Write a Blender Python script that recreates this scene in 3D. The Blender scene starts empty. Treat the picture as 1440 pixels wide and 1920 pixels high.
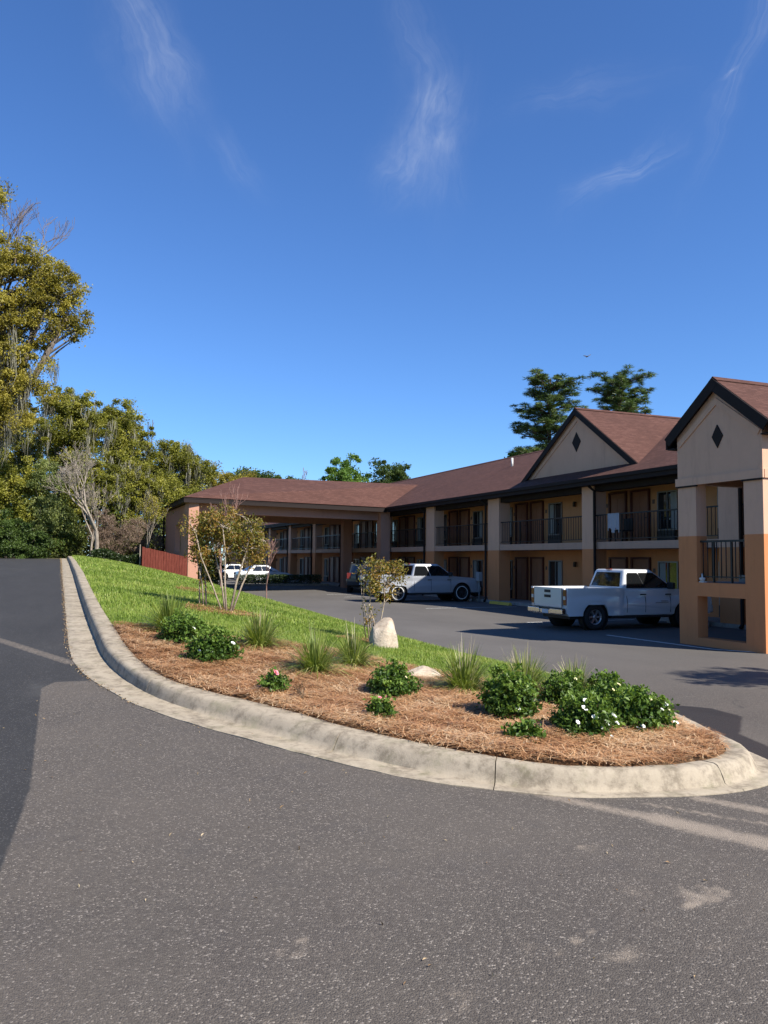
import bpy, bmesh, math, random
import numpy as np
from mathutils import Vector, Matrix
R = math.radians
C = bpy.context.scene.collection
scene = bpy.context.scene

# ---------------------------------------------------------------- camera
cam_d = bpy.data.cameras.new('camera')
cam = bpy.data.objects.new('camera', cam_d); C.objects.link(cam)
scene.camera = cam
cam_d.sensor_fit = 'HORIZONTAL'; cam_d.sensor_width = 36.0
cam_d.lens = 1500.0 / 1440.0 * 36.0
cam_d.clip_start = .05; cam_d.clip_end = 2000
YAW, PITCH, ROLL = R(22.357), R(3.359), R(.4404)
fw = Vector((math.sin(YAW)*math.cos(PITCH), math.cos(YAW)*math.cos(PITCH), math.sin(PITCH)))
rt0 = Vector((math.cos(YAW), -math.sin(YAW), 0)); up0 = rt0.cross(fw)
rt = rt0*math.cos(ROLL) + up0*math.sin(ROLL); up = up0*math.cos(ROLL) - rt0*math.sin(ROLL)
m = Matrix((rt, up, -fw)).transposed().to_4x4(); m.translation = (0, 0, 1.6)
cam.matrix_world = m
scene.render.resolution_x = 768; scene.render.resolution_y = 1024

# ---------------------------------------------------------------- light and exposure
SUN = Vector((.58, -.93, 1.0)).normalized()
sun_d = bpy.data.lights.new('sun', 'SUN'); sun = bpy.data.objects.new('sun', sun_d); C.objects.link(sun)
sun_d.energy = 5.0; sun_d.angle = R(.55); sun_d.color = (1.0, .95, .87)
sun.rotation_euler = SUN.to_track_quat('Z', 'Y').to_euler(); sun.location = (20, -20, 40)
vs = scene.view_settings
vs.view_transform = 'Standard'; vs.look = 'None'; vs.gamma = 1; vs.use_curve_mapping = False
vs.exposure = EXPO = .88

world = bpy.data.worlds.new('World'); scene.world = world; world.use_nodes = True
wn = world.node_tree; wn.nodes.clear()
def wnode(t, **k):
    n = wn.nodes.new(t)
    for a, b in k.items(): setattr(n, a, b)
    return n
sky = wnode('ShaderNodeTexSky', sky_type='NISHITA', sun_disc=False)
sky.sun_elevation = math.asin(SUN.z); sky.sun_rotation = math.atan2(SUN.x, SUN.y)
sky.air_density = 1.0; sky.dust_density = 0.; sky.ozone_density = 4.0; sky.altitude = 100
wtc = wnode('ShaderNodeTexCoord')
def vdot(a, v):
    n = wnode('ShaderNodeVectorMath', operation='DOT_PRODUCT'); wn.links.new(a, n.inputs[0]); n.inputs[1].default_value = v; return n.outputs['Value']
def wmath(op, a, b=None, c=None, clamp=False):
    n = wnode('ShaderNodeMath', operation=op, use_clamp=clamp)
    for i, x in enumerate((a, b, c)):
        if x is None: continue
        if isinstance(x, (int, float)): n.inputs[i].default_value = x
        else: wn.links.new(x, n.inputs[i])
    return n.outputs[0]
wno = wnode('ShaderNodeTexNoise'); wno.inputs['Scale'].default_value = 7; wno.inputs['Detail'].default_value = 5
wn.links.new(wtc.outputs['Generated'], wno.inputs['Vector'])
dist = wnode('ShaderNodeVectorMath', operation='SUBTRACT'); wn.links.new(wno.outputs['Color'], dist.inputs[0]); dist.inputs[1].default_value = (.5, .5, .5)
dsc = wnode('ShaderNodeVectorMath', operation='SCALE'); wn.links.new(dist.outputs[0], dsc.inputs[0]); dsc.inputs['Scale'].default_value = .10
dadd = wnode('ShaderNodeVectorMath', operation='ADD'); wn.links.new(wtc.outputs['Generated'], dadd.inputs[0]); wn.links.new(dsc.outputs[0], dadd.inputs[1])
wno2 = wnode('ShaderNodeTexNoise'); wno2.inputs['Scale'].default_value = 11; wno2.inputs['Detail'].default_value = 4; wno2.inputs['Roughness'].default_value = .6
wn.links.new(dadd.outputs[0], wno2.inputs['Vector'])
streak = wmath('MULTIPLY_ADD', wno2.outputs['Fac'], 3.0, -1.05, clamp=True)
# cirrus wisps: (azimuth deg from +Y clockwise, elevation deg, tilt deg, half length, half width, strength)
WISPS = [(4.0, 33.0, -64, .10, .03, .42), (6.5, 30.3, -45, .05, .02, .22), (25.0, 31.5, -82, .11, .022, .4), (25.3, 29.3, 80, .06, .035, .5), (23.4, 26.9, 55, .05, .022, .34), (27.2, 27.0, -70, .05, .016, .2),
         (39.1, 25.7, 33, .055, .016, .4), (46.6, 31.2, 63, .13, .016, .28), (45.9, 30.8, 25, .012, .0022, .6), (36.8, 30.2, 5, .09, .02, .16), (11.3, 27.0, -40, .05, .018, .14), (-14, 42, 60, .16, .05, .35), (66, 30, 40, .2, .05, .35), (120, 40, 20, .2, .06, .35), (-80, 35, 50, .2, .06, .35)]
total = None
for az, el, tilt, hl, hw, stg in WISPS:
    a, e, t = R(az), R(el), R(tilt)
    c = Vector((math.sin(a)*math.cos(e), math.cos(a)*math.cos(e), math.sin(e)))
    h = Vector((math.cos(a), -math.sin(a), 0)); v = h.cross(c)
    u1 = h*math.cos(t) + v*math.sin(t); u2 = v*math.cos(t) - h*math.sin(t)
    uu = wmath('MULTIPLY', vdot(dadd.outputs[0], tuple(u1)), 1/hl); vv = wmath('MULTIPLY', vdot(dadd.outputs[0], tuple(u2)), 1/hw)
    r2 = wmath('ADD', wmath('MULTIPLY', uu, uu), wmath('MULTIPLY', vv, vv))
    g = wmath('POWER', 2.718, wmath('MULTIPLY', r2, -1.6))
    fib = wnode('ShaderNodeTexNoise'); fib.inputs['Scale'].default_value = 1.0; fib.inputs['Detail'].default_value = 6; fib.inputs['Roughness'].default_value = .62; fib.inputs['Distortion'].default_value = .6
    cmb = wnode('ShaderNodeCombineXYZ'); wn.links.new(wmath('MULTIPLY', uu, 1.1), cmb.inputs[0]); wn.links.new(wmath('MULTIPLY', vv, 3.4), cmb.inputs[1]); cmb.inputs[2].default_value = az*1.37
    wn.links.new(cmb.outputs[0], fib.inputs['Vector'])
    g = wmath('MULTIPLY', g, wmath('MULTIPLY_ADD', fib.outputs['Fac'], 2.2, -.5, clamp=True))
    front = wmath('GREATER_THAN', vdot(wtc.outputs['Generated'], tuple(c)), .2)
    g = wmath('MULTIPLY', wmath('MULTIPLY', g, front), stg)
    total = g if total is None else wmath('ADD', total, g)
cl = wmath('MULTIPLY', total, wmath('MULTIPLY_ADD', streak, .42, .16), clamp=True)
hsv = wnode('ShaderNodeHueSaturation'); wn.links.new(sky.outputs[0], hsv.inputs['Color'])
hsv.inputs['Saturation'].default_value = 1.0; hsv.inputs['Value'].default_value = 1.0
tint = wnode('ShaderNodeMix', data_type='RGBA', blend_type='MULTIPLY'); tint.inputs[0].default_value = 1.; wn.links.new(hsv.outputs[0], tint.inputs[6]); tint.inputs[7].default_value = (.76, 1.10, 1.56, 1)
mx = wnode('ShaderNodeMix', data_type='RGBA'); wn.links.new(cl, mx.inputs[0]); wn.links.new(tint.outputs[2], mx.inputs[6]); mx.inputs[7].default_value = (7.5, 8.0, 9.0, 1)
bg = wnode('ShaderNodeBackground'); wn.links.new(mx.outputs[2], bg.inputs['Color']); bg.inputs['Strength'].default_value = .062
wo = wnode('ShaderNodeOutputWorld'); wn.links.new(bg.outputs[0], wo.inputs['Surface'])

# ---------------------------------------------------------------- terrain height
ZL = ([-60,0,4,6,8,12,17,25,35,45,60,90,200], [-.3,-.03,.0,.1,.2,.45,.68,1.06,1.30,1.43,1.58,1.7,1.7])
ZR = ([-60,2,5,8,14,18,60,200], [-.3,-.05,-.14,-.3,-.43,-.45,-.45,-.45])
def H(x, y):
    x = np.asarray(x, float); y = np.asarray(y, float)
    zl = np.interp(y, *ZL); zr = np.interp(y, *ZR)
    e = np.interp(y, [0,14,43,52], [7.4,7.7,9.0,9.5])
    u = np.clip((x-.9)/(e-.9), 0, 1)
    p = np.interp(y, [8,22], [1.1,1.5]); w = u**p
    return zl*(1-w) + zr*w
def hz(x, y): return float(H(x, y))

# ---------------------------------------------------------------- mesh helpers
WLOC = {}
def tag(o, label=None, cat=None, group=None, kind=None):
    if label: o['label'] = label
    if cat: o['category'] = cat
    if group: o['group'] = group
    if kind: o['kind'] = kind
    return o
def thing(name, label, cat, loc=(0,0,0), rotz=0, group=None):
    o = bpy.data.objects.new(name, None); C.objects.link(o)
    o.empty_display_size = .2
    o.location = loc; o.rotation_euler = (0, 0, rotz); WLOC[o.name] = Vector(loc)
    return tag(o, label, cat, group)
def put(mesh, name, parent=None, loc=(0,0,0), rot=None):
    """link a mesh as an object; loc is in the parent's frame for rotated things, in world for unrotated ones"""
    o = bpy.data.objects.new(name, mesh); C.objects.link(o)
    L = Vector(loc)
    if parent is not None:
        o.parent = parent; o.location = L - WLOC.get(parent.name, Vector())
    else: o.location = L
    WLOC[o.name] = L
    if rot: o.rotation_euler = rot
    return o
def local(mesh, name, parent, loc=(0,0,0), rot=None):
    o = bpy.data.objects.new(name, mesh); C.objects.link(o); o.parent = parent; o.location = loc
    if rot: o.rotation_euler = rot
    WLOC[o.name] = Vector(loc)
    return o
class MB:
    def __init__(s): s.v = []; s.f = []; s.m = []; s.s = []
    def face(s, pts, mi=0, sm=False):
        b = len(s.v); s.v += [tuple(p) for p in pts]; s.f.append(tuple(range(b, b+len(pts)))); s.m.append(mi); s.s.append(sm)
    def box(s, lo, hi, mi=0):
        x0,y0,z0 = lo; x1,y1,z1 = hi; b = len(s.v)
        s.v += [(x0,y0,z0),(x1,y0,z0),(x1,y1,z0),(x0,y1,z0),(x0,y0,z1),(x1,y0,z1),(x1,y1,z1),(x0,y1,z1)]
        for q in ((0,3,2,1),(4,5,6,7),(0,1,5,4),(1,2,6,5),(2,3,7,6),(3,0,4,7)):
            s.f.append(tuple(b+i for i in q)); s.m.append(mi); s.s.append(False)
        return s
    def hexa(s, a, bq, mi=0):
        """solid between two quads (4 points each)"""
        b = len(s.v); s.v += [tuple(p) for p in a] + [tuple(p) for p in bq]
        for q in ((3,2,1,0),(4,5,6,7),(0,1,5,4),(1,2,6,5),(2,3,7,6),(3,0,4,7)):
            s.f.append(tuple(b+i for i in q)); s.m.append(mi); s.s.append(False)
        return s
    def prism(s, poly, ax, lo, hi, mi=0):
        """poly: 2-D points in the two other axes (in cyclic order y,z / x,z / x,y), extruded along ax"""
        def P(p, t):
            if ax == 0: return (t, p[0], p[1])
            if ax == 1: return (p[0], t, p[1])
            return (p[0], p[1], t)
        b = len(s.v); n = len(poly)
        s.v += [P(p, lo) for p in poly] + [P(p, hi) for p in poly]
        s.f.append(tuple(b+i for i in range(n))[::-1]); s.f.append(tuple(b+n+i for i in range(n)))
        for i in range(n): s.f.append((b+i, b+(i+1) % n, b+n+(i+1) % n, b+n+i))
        s.m += [mi]*(n+2); s.s += [False]*(n+2)
        return s
    def tube(s, pts, rad, n=6, mi=0, cap=True):
        pts = [Vector(p) for p in pts]; k = len(pts)
        if isinstance(rad, (int, float)): rad = [rad]*k
        b0 = len(s.v); prev = None
        for i, p in enumerate(pts):
            t = (pts[min(i+1, k-1)] - pts[max(i-1, 0)])
            t = t.normalized() if t.length > 1e-9 else Vector((0,0,1))
            if prev is None:
                a = t.orthogonal().normalized()
            else:
                a = prev - t*prev.dot(t); a = a.normalized() if a.length > 1e-6 else t.orthogonal().normalized()
            prev = a; c = t.cross(a)
            for j in range(n):
                an = 2*math.pi*j/n; s.v.append(tuple(p + (a*math.cos(an) + c*math.sin(an))*rad[i]))
        for i in range(k-1):
            for j in range(n):
                q = b0+i*n; s.f.append((q+j, q+(j+1) % n, q+n+(j+1) % n, q+n+j)); s.m.append(mi); s.s.append(True)
        if cap:
            s.f.append(tuple(b0+j for j in range(n))[::-1]); s.f.append(tuple(b0+(k-1)*n+j for j in range(n))); s.m += [mi]*2; s.s += [False]*2
        return s
    def lathe(s, prof, n=24, ax=1, mi=0, center=(0,0,0)):
        """prof: (radius, along axis)"""
        b = len(s.v); k = len(prof)
        for r, t in prof:
            for j in range(n):
                an = 2*math.pi*j/n; c, d = r*math.cos(an), r*math.sin(an)
                q = (c, t, d) if ax == 1 else ((t, c, d) if ax == 0 else (c, d, t))
                s.v.append((q[0]+center[0], q[1]+center[1], q[2]+center[2]))
        for i in range(k-1):
            for j in range(n):
                s.f.append((b+i*n+j, b+i*n+(j+1) % n, b+(i+1)*n+(j+1) % n, b+(i+1)*n+j)); s.m.append(mi); s.s.append(True)
        return s
    def mesh(s, name, mats, bevel=0, fixn=True):
        me = bpy.data.meshes.new(name); me.from_pydata(s.v, [], s.f)
        for x in (mats if isinstance(mats, (list, tuple)) else [mats]): me.materials.append(x)
        me.polygons.foreach_set('material_index', s.m); me.polygons.foreach_set('use_smooth', s.s)
        if fixn or bevel:
            bm = bmesh.new(); bm.from_mesh(me)
            if bevel:
                bmesh.ops.remove_doubles(bm, verts=bm.verts, dist=1e-5)
                ed = [e for e in bm.edges if len(e.link_faces) == 2 and e.calc_face_angle(0) > .5]
                bmesh.ops.bevel(bm, geom=ed, offset=bevel, segments=3 if bevel > .04 else 2, affect='EDGES', profile=.6, clamp_overlap=True)
            if fixn: bmesh.ops.recalc_face_normals(bm, faces=bm.faces)
            bm.to_mesh(me); bm.free()
        me.update(); return me
    def obj(s, name, mats, parent=None, bevel=0, fixn=True):
        return put(s.mesh(name, mats, bevel, fixn), name, parent)
def np_mesh(name, V, F, mat, rnd=None, smooth=False):
    V = np.asarray(V, np.float32); F = np.asarray(F, np.int32); k = F.shape[1]
    me = bpy.data.meshes.new(name); me.vertices.add(len(V)); me.vertices.foreach_set('co', V.ravel())
    me.loops.add(F.size); me.loops.foreach_set('vertex_index', F.ravel())
    me.polygons.add(len(F)); me.polygons.foreach_set('loop_start', np.arange(len(F), dtype=np.int32)*k)
    try: me.polygons.foreach_set('loop_total', np.full(len(F), k, np.int32))
    except Exception: pass
    me.polygons.foreach_set('use_smooth', np.full(len(F), smooth))
    if rnd is not None:
        a = me.attributes.new('rnd', 'FLOAT', 'POINT'); a.data.foreach_set('value', np.asarray(rnd, np.float32))
    for x in (mat if isinstance(mat, (list, tuple)) else [mat]): me.materials.append(x)
    me.update(calc_edges=True); me.validate(); return me
def unit(a): return a/np.maximum(np.linalg.norm(a, axis=1, keepdims=True), 1e-9)
def leaf_arrays(P, size, rng, upb=.4, aspect=.5, droop=0., clumprnd=None, fold=True):
    n = len(P); d = rng.normal(size=(n,3)); d[:,2] -= droop; d = unit(d)
    nn = rng.normal(size=(n,3)); nn[:,2] += upb; s = unit(np.cross(d, nn))
    L = (size*(.6+.8*rng.random(n)))[:,None]; W = L*aspect
    up_ = np.cross(s, d)*L*.12
    V = np.stack([P - d*L*.5, P + s*W*.5 + up_, P + d*L*.5, P - s*W*.5 + up_], 1).reshape(-1,3)
    F = np.arange(4*n).reshape(n,4)
    r = rng.random(n) if clumprnd is None else np.clip(.62*clumprnd + .38*rng.random(n), 0, 1)
    return V, F, np.repeat(r, 4)
def smooth_poly(pts, n):
    """Catmull-Rom through pts, resampled to n points by arc length"""
    P = np.asarray(pts, float); Q = np.vstack([2*P[0]-P[1], P, 2*P[-1]-P[-2]]); out = []
    for i in range(1, len(Q)-2):
        p0,p1,p2,p3 = Q[i-1],Q[i],Q[i+1],Q[i+2]
        for t in np.linspace(0, 1, 24, endpoint=False):
            out.append(.5*((2*p1)+(-p0+p2)*t+(2*p0-5*p1+4*p2-p3)*t*t+(-p0+3*p1-3*p2+p3)*t**3))
    out.append(P[-1]); out = np.array(out)
    s = np.r_[0, np.cumsum(np.linalg.norm(np.diff(out[:, :2], axis=0), axis=1))]
    q = np.linspace(0, s[-1], n)
    return np.stack([np.interp(q, s, out[:, k]) for k in range(out.shape[1])], 1)

# ---------------------------------------------------------------- material helpers
class NT:
    def __init__(s, name):
        s.m = bpy.data.materials.new(name); s.m.use_nodes = True; s.t = s.m.node_tree; s.t.nodes.clear()
        s.out = s.t.nodes.new('ShaderNodeOutputMaterial')
    def n(s, t, ins=None, **k):
        x = s.t.nodes.new(t)
        for a, b in k.items(): setattr(x, a, b)
        for a, b in (ins or {}).items():
            i = x.inputs[a]
            if hasattr(b, 'node'): s.t.links.new(b, i)
            else: i.default_value = b
        return x
    def mix(s, fac, a, b, mode='MIX'):
        x = s.n('ShaderNodeMix', data_type='RGBA', blend_type=mode)
        for i, v in ((0, fac), (6, a), (7, b)):
            if hasattr(v, 'node'): s.t.links.new(v, x.inputs[i])
            else: x.inputs[i].default_value = v if i == 0 else (*v, 1)[:4]
        return x.outputs[2]
    def math(s, op, a, b=0., c=0., clamp=False):
        x = s.n('ShaderNodeMath', operation=op, use_clamp=clamp)
        for i, v in enumerate((a, b, c)):
            if hasattr(v, 'node'): s.t.links.new(v, x.inputs[i])
            else: x.inputs[i].default_value = v
        return x.outputs[0]
    def noise(s, scale, detail=3, rough=.5, vec=None, out='Fac', dist=0):
        x = s.n('ShaderNodeTexNoise', {'Scale': scale, 'Detail': detail, 'Roughness': rough, 'Distortion': dist})
        if vec is not None: s.t.links.new(vec, x.inputs['Vector'])
        return x.outputs[out]
    def ramp(s, fac, stops, interp='LINEAR'):
        x = s.n('ShaderNodeValToRGB'); s.t.links.new(fac, x.inputs[0]); r = x.color_ramp; r.interpolation = interp
        while len(r.elements) < len(stops): r.elements.new(.5)
        for e, (p, c) in zip(r.elements, stops):
            e.position = p; e.color = (*c, 1) if len(c) == 3 else c
        return x.outputs[0]
    def step(s, fac, a, b):
        x = s.n('ShaderNodeMapRange', {'Value': fac, 'From Min': a, 'From Max': b}); x.interpolation_type = 'SMOOTHSTEP'; return x.outputs[0]
    def pos(s): return s.n('ShaderNodeNewGeometry').outputs['Position']
    def vec(s, v, sc=(1,1,1), rot=(0,0,0)):
        x = s.n('ShaderNodeMapping', {'Scale': sc, 'Rotation': rot}); s.t.links.new(v, x.inputs['Vector']); return x.outputs[0]
    def attr(s, name): return s.n('ShaderNodeAttribute', attribute_name=name).outputs['Fac']
    def bump(s, h, strength=.3, dist=.01):
        return s.n('ShaderNodeBump', {'Height': h, 'Strength': strength, 'Distance': dist}).outputs[0]
    def done(s, col, rough=.8, normal=None, metal=0., spec=.4, **kw):
        b = s.n('ShaderNodeBsdfPrincipled', {'Base Color': col if hasattr(col, 'node') else (*col, 1), 'Roughness': rough, 'Metallic': metal, 'Specular IOR Level': spec, **kw})
        if normal is not None: s.t.links.new(normal, b.inputs['Normal'])
        s.t.links.new(b.outputs[0], s.out.inputs[0]); s.b = b; return s.m
def plain(name, col, rough=.7, metal=0., spec=.4, var=.12, scale=3., bump=0., bscale=40., **kw):
    t = NT(name); p = t.pos(); f = t.noise(scale, 5, .6, p)
    c = t.mix(f, tuple(x*(1-var) for x in col), tuple(min(1, x*(1+var)) for x in col))
    nb = t.bump(t.noise(bscale, 3, .6, p), bump, .01) if bump else None
    return t.done(c, rough, nb, metal, spec, **kw)
def leafmat(name, cols, rough=.55, trans=.3, spec=.3):
    t = NT(name); r = t.attr('rnd'); k = len(cols)
    c = t.ramp(r, [(i/(k-1), x) for i, x in enumerate(cols)])
    b = t.n('ShaderNodeBsdfPrincipled', {'Base Color': c, 'Roughness': rough, 'Specular IOR Level': spec})
    tr2 = t.n('ShaderNodeBsdfTranslucent', {'Color': t.mix(1., c, (1.5,1.5,.8), 'MULTIPLY')})
    x = t.n('ShaderNodeMixShader', {0: trans}); t.t.links.new(b.outputs[0], x.inputs[1]); t.t.links.new(tr2.outputs[0], x.inputs[2])
    t.t.links.new(x.outputs[0], t.out.inputs[0]); return t.m
# ---------------------------------------------------------------- materials
M = {}
def asphalt():
    t = NT('asphalt'); p = t.pos()
    vor = t.n('ShaderNodeTexVoronoi', {'Scale': 125.}); t.t.links.new(p, vor.inputs['Vector'])
    cell = t.n('ShaderNodeSeparateColor'); t.t.links.new(vor.outputs['Color'], cell.inputs[0])
    big = t.noise(.55, 5, .6, p); mid = t.noise(3.2, 5, .65, p); fine = t.noise(160, 2, .7, p)
    base = t.ramp(cell.outputs[0], [(0,(.046,.037,.030)),(.4,(.076,.063,.050)),(.8,(.097,.081,.065)),(.92,(.145,.123,.099)),(1,(.33,.285,.235))])
    base = t.mix(t.math('MULTIPLY', fine, .5), base, (.075,.065,.056))
    base = t.mix(t.math('MULTIPLY', t.step(big, .35, .7), .42), base, (.118,.098,.078))
    base = t.mix(t.math('MULTIPLY', t.step(mid, .5, .8), .3), base, (.055,.05,.048))
    ve = t.n('ShaderNodeTexVoronoi', {'Scale': .62}, feature='DISTANCE_TO_EDGE'); wv = t.n('ShaderNodeVectorMath', operation='ADD'); t.t.links.new(p, wv.inputs[0]); t.t.links.new(t.vec(t.noise(2.3, 5, .7, p, 'Color'), (.55,.55,.55)), wv.inputs[1]); t.t.links.new(wv.outputs[0], ve.inputs['Vector'])
    crk = t.math('MULTIPLY', t.step(ve.outputs['Distance'], .012, .003), t.step(t.noise(.8, 3, .6, p), .56, .66))
    base = t.mix(t.math('MULTIPLY', crk, .6), base, (.03,.027,.024))
    oil = t.step(t.noise(1.1, 5, .7, t.vec(p, (1.3,.5,1), (0,0,.5))), .60, .8)
    base = t.mix(t.math('MULTIPLY', oil, .38), base, (.055,.048,.043))
    # far lot: smoother and a little greyer
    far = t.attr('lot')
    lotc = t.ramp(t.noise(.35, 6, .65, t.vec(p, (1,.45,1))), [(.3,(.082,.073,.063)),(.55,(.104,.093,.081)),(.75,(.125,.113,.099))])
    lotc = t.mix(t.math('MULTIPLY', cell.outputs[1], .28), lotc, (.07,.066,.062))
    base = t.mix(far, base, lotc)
    # dark asphalt: the sealed left road and a near strip of the same tone
    darkc = t.ramp(t.noise(1.6, 6, .7, t.vec(p, (1,.35,1))), [(.3,(.022,.0205,.019)),(.6,(.031,.029,.027)),(.85,(.058,.055,.05))])
    darkc = t.mix(t.math('MULTIPLY', t.step(cell.outputs[2], .86, 1.), .5), darkc, (.13,.125,.115))
    sf = t.step(t.math('ADD', t.attr('dark_asphalt'), t.math('MULTIPLY', t.math('SUBTRACT', t.noise(7, 5, .7, p), .5), .35)), .38, .6)
    base = t.mix(sf, base, darkc)
    # pale sand washed over the surface
    nz = t.math('SUBTRACT', t.math('ADD', t.math('MULTIPLY', t.noise(5, 7, .8, p), .6), t.math('MULTIPLY', t.noise(31, 4, .7, p), .4)), .5)
    sd = t.step(t.math('ADD', t.attr('sand'), t.math('MULTIPLY', nz, 1.7)), .30, 1.0)
    base = t.mix(t.math('MULTIPLY', sd, .62), base, t.mix(fine, (.27,.215,.16), (.38,.31,.235)))
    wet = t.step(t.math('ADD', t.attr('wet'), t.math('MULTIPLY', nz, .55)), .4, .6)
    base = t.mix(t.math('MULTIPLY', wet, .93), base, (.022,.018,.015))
    hgt = t.math('ADD', t.math('MULTIPLY', vor.outputs['Distance'], -1.), t.math('MULTIPLY', fine, .4))
    bs = t.math('MULTIPLY_ADD', t.math('MAXIMUM', far, sf), -.5, .75)
    nb = t.n('ShaderNodeBump', {'Height': hgt, 'Distance': .006}); t.t.links.new(bs, nb.inputs['Strength'])
    rough = t.math('MULTIPLY_ADD', wet, -.22, .84)
    return t.done(base, rough, nb.outputs[0], spec=.35)
M['asphalt'] = asphalt()
def concrete(name, a, b, stain=(.12,.10,.08), amt=.55, moss=0.):
    t = NT(name); p = t.pos(); n1 = t.noise(2.2, 6, .65, p); n2 = t.noise(11, 6, .7, p); n3 = t.noise(70, 3, .7, p)
    c = t.mix(n1, a, b); c = t.mix(t.math('MULTIPLY', t.step(t.math('ADD', t.math('MULTIPLY', n2, .5), t.math('MULTIPLY', t.noise(3.1, 7, .75, p), .5)), .44, .63), amt), c, stain)
    if moss:
        c = t.mix(t.math('MULTIPLY', t.step(t.noise(4.5, 6, .7, p), .5, .72), moss), c, (.12,.125,.05))
    c = t.mix(t.math('MULTIPLY', n3, .3), c, tuple(x*.55 for x in a))
    return t.done(c, .9, t.bump(t.math('ADD', n3, n2), .45, .006), spec=.25)
M['kerb'] = concrete('kerb_concrete', (.27,.22,.155), (.47,.40,.30), (.115,.09,.062), .72, .4)
M['slabconc'] = concrete('walk_concrete', (.30,.27,.23), (.38,.34,.30))
M['stop'] = concrete('wheel_stop_concrete', (.34,.31,.27), (.42,.39,.35))
M['yellow'] = concrete('yellow_paint', (.62,.42,.06), (.7,.5,.09), (.3,.25,.15), .4)
M['white_paint'] = concrete('white_paint', (.62,.61,.58), (.75,.74,.7), (.2,.19,.18), .5)
def lawn():
    t = NT('lawn_soil'); p = t.pos()
    c = t.ramp(t.noise(2.5, 6, .7, p), [(.25,(.06,.085,.02)),(.5,(.10,.15,.028)),(.75,(.16,.20,.045))])
    c = t.mix(t.step(t.noise(26, 4, .7, p), .48, .75), c, (.15,.12,.06))
    return t.done(c, .95, t.bump(t.noise(60, 3, .7, p), .6, .02), spec=.15)
M['lawn'] = lawn()
def straw():
    t = NT('pine_straw_bed'); p = t.pos()
    w = t.noise(9, 5, .7, p, 'Color')
    q = t.n('ShaderNodeVectorMath', operation='ADD'); t.t.links.new(p, q.inputs[0]); t.t.links.new(w, q.inputs[1])
    f = t.noise(38, 5, .75, t.vec(q.outputs[0], (1,.22,1)))
    c = t.ramp(f, [(.3,(.07,.032,.014)),(.5,(.19,.088,.036)),(.68,(.34,.175,.075))])
    c = t.mix(t.step(t.noise(1.6, 4, .6, p), .45, .72), c, (.30,.19,.10))
    return t.done(c, .9, t.bump(f, .9, .03), spec=.2)
M['straw'] = straw()
M['needle'] = leafmat('pine_needle', [(.18,.078,.031),(.36,.168,.068),(.48,.255,.113),(.56,.35,.185),(.63,.465,.285)], .6, .1)
M['grass'] = leafmat('grass_blade', [(.085,.135,.018),(.155,.225,.03),(.24,.315,.052),(.35,.36,.11)], .5, .3)
M['liriope'] = leafmat('strap_leaf', [(.07,.105,.018),(.14,.19,.034),(.24,.285,.065),(.42,.40,.17)], .45, .3)
M['drystalk'] = leafmat('dry_stalk', [(.30,.25,.14),(.42,.36,.22),(.5,.44,.3)], .7, .15)
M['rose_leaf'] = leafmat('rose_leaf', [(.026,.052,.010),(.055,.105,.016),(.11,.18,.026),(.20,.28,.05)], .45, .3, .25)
M['crape_leaf'] = leafmat('crape_leaf', [(.075,.085,.014),(.14,.135,.022),(.21,.165,.028),(.26,.13,.03),(.33,.25,.055)], .45, .3)
M['oak_leaf'] = leafmat('live_oak_leaf', [(.07,.08,.011),(.15,.155,.02),(.245,.24,.032),(.36,.33,.06)], .5, .3)
M['gold_leaf'] = leafmat('golden_oak_leaf', [(.105,.09,.015),(.20,.17,.022),(.31,.26,.036),(.43,.37,.075)], .5, .3)
M['thick_leaf'] = leafmat('thicket_leaf', [(.03,.04,.008),(.065,.08,.013),(.11,.135,.021),(.18,.205,.04)], .5, .25)
M['pale_leaf'] = leafmat('pale_leaf', [(.08,.11,.03),(.18,.21,.06),(.30,.33,.12)], .5, .35)
M['spring_leaf'] = leafmat('spring_leaf', [(.06,.12,.02),(.12,.21,.035),(.20,.30,.06)], .5, .35)
M['dark_leaf'] = leafmat('dark_leaf', [(.03,.05,.01),(.055,.09,.016),(.09,.135,.026)], .5, .25)
M['pine_tuft'] = leafmat('pine_tuft', [(.03,.055,.018),(.055,.09,.026),(.09,.135,.034),(.15,.19,.05)], .45, .2)
M['hedge_leaf'] = leafmat('hedge_leaf', [(.014,.026,.008),(.028,.048,.012),(.05,.075,.018)], .4, .2)
M['moss'] = leafmat('spanish_moss', [(.12,.115,.085),(.20,.19,.14),(.27,.255,.20)], .9, .2)
M['brown_leaf'] = leafmat('dry_leaf', [(.12,.06,.03),(.25,.15,.07),(.38,.27,.15),(.5,.4,.26)], .7, .2)
M['palebush'] = leafmat('dry_brush', [(.12,.08,.055),(.20,.14,.10),(.27,.20,.15)], .8, .15)
def bark(name, a, b, sc=(6,6,1.2)):
    t = NT(name); p = t.pos(); f = t.noise(3.5, 6, .7, t.vec(p, sc))
    return t.done(t.mix(t.step(f,.35,.65), a, b), .9, t.bump(f, .6, .03), spec=.15)
M['bark'] = bark('oak_bark', (.07,.055,.045), (.17,.145,.12))
M['palebark'] = bark('pale_bark', (.17,.14,.11), (.34,.29,.23))
M['twig'] = bark('grey_twig', (.11,.085,.07), (.19,.15,.125))
M['pinkbark'] = bark('reddish_twig', (.18,.10,.08), (.30,.18,.15))
M['pinebark'] = bark('pine_bark', (.045,.03,.025), (.11,.075,.06))
M['crapebark'] = bark('smooth_crape_bark', (.22,.17,.12), (.40,.33,.25), (8,8,3))
M['rose_stem'] = plain('rose_stem', (.10,.07,.04))
M['petal_w'] = plain('white_petal', (.82,.82,.74), .6, var=.05, scale=20)
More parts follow.
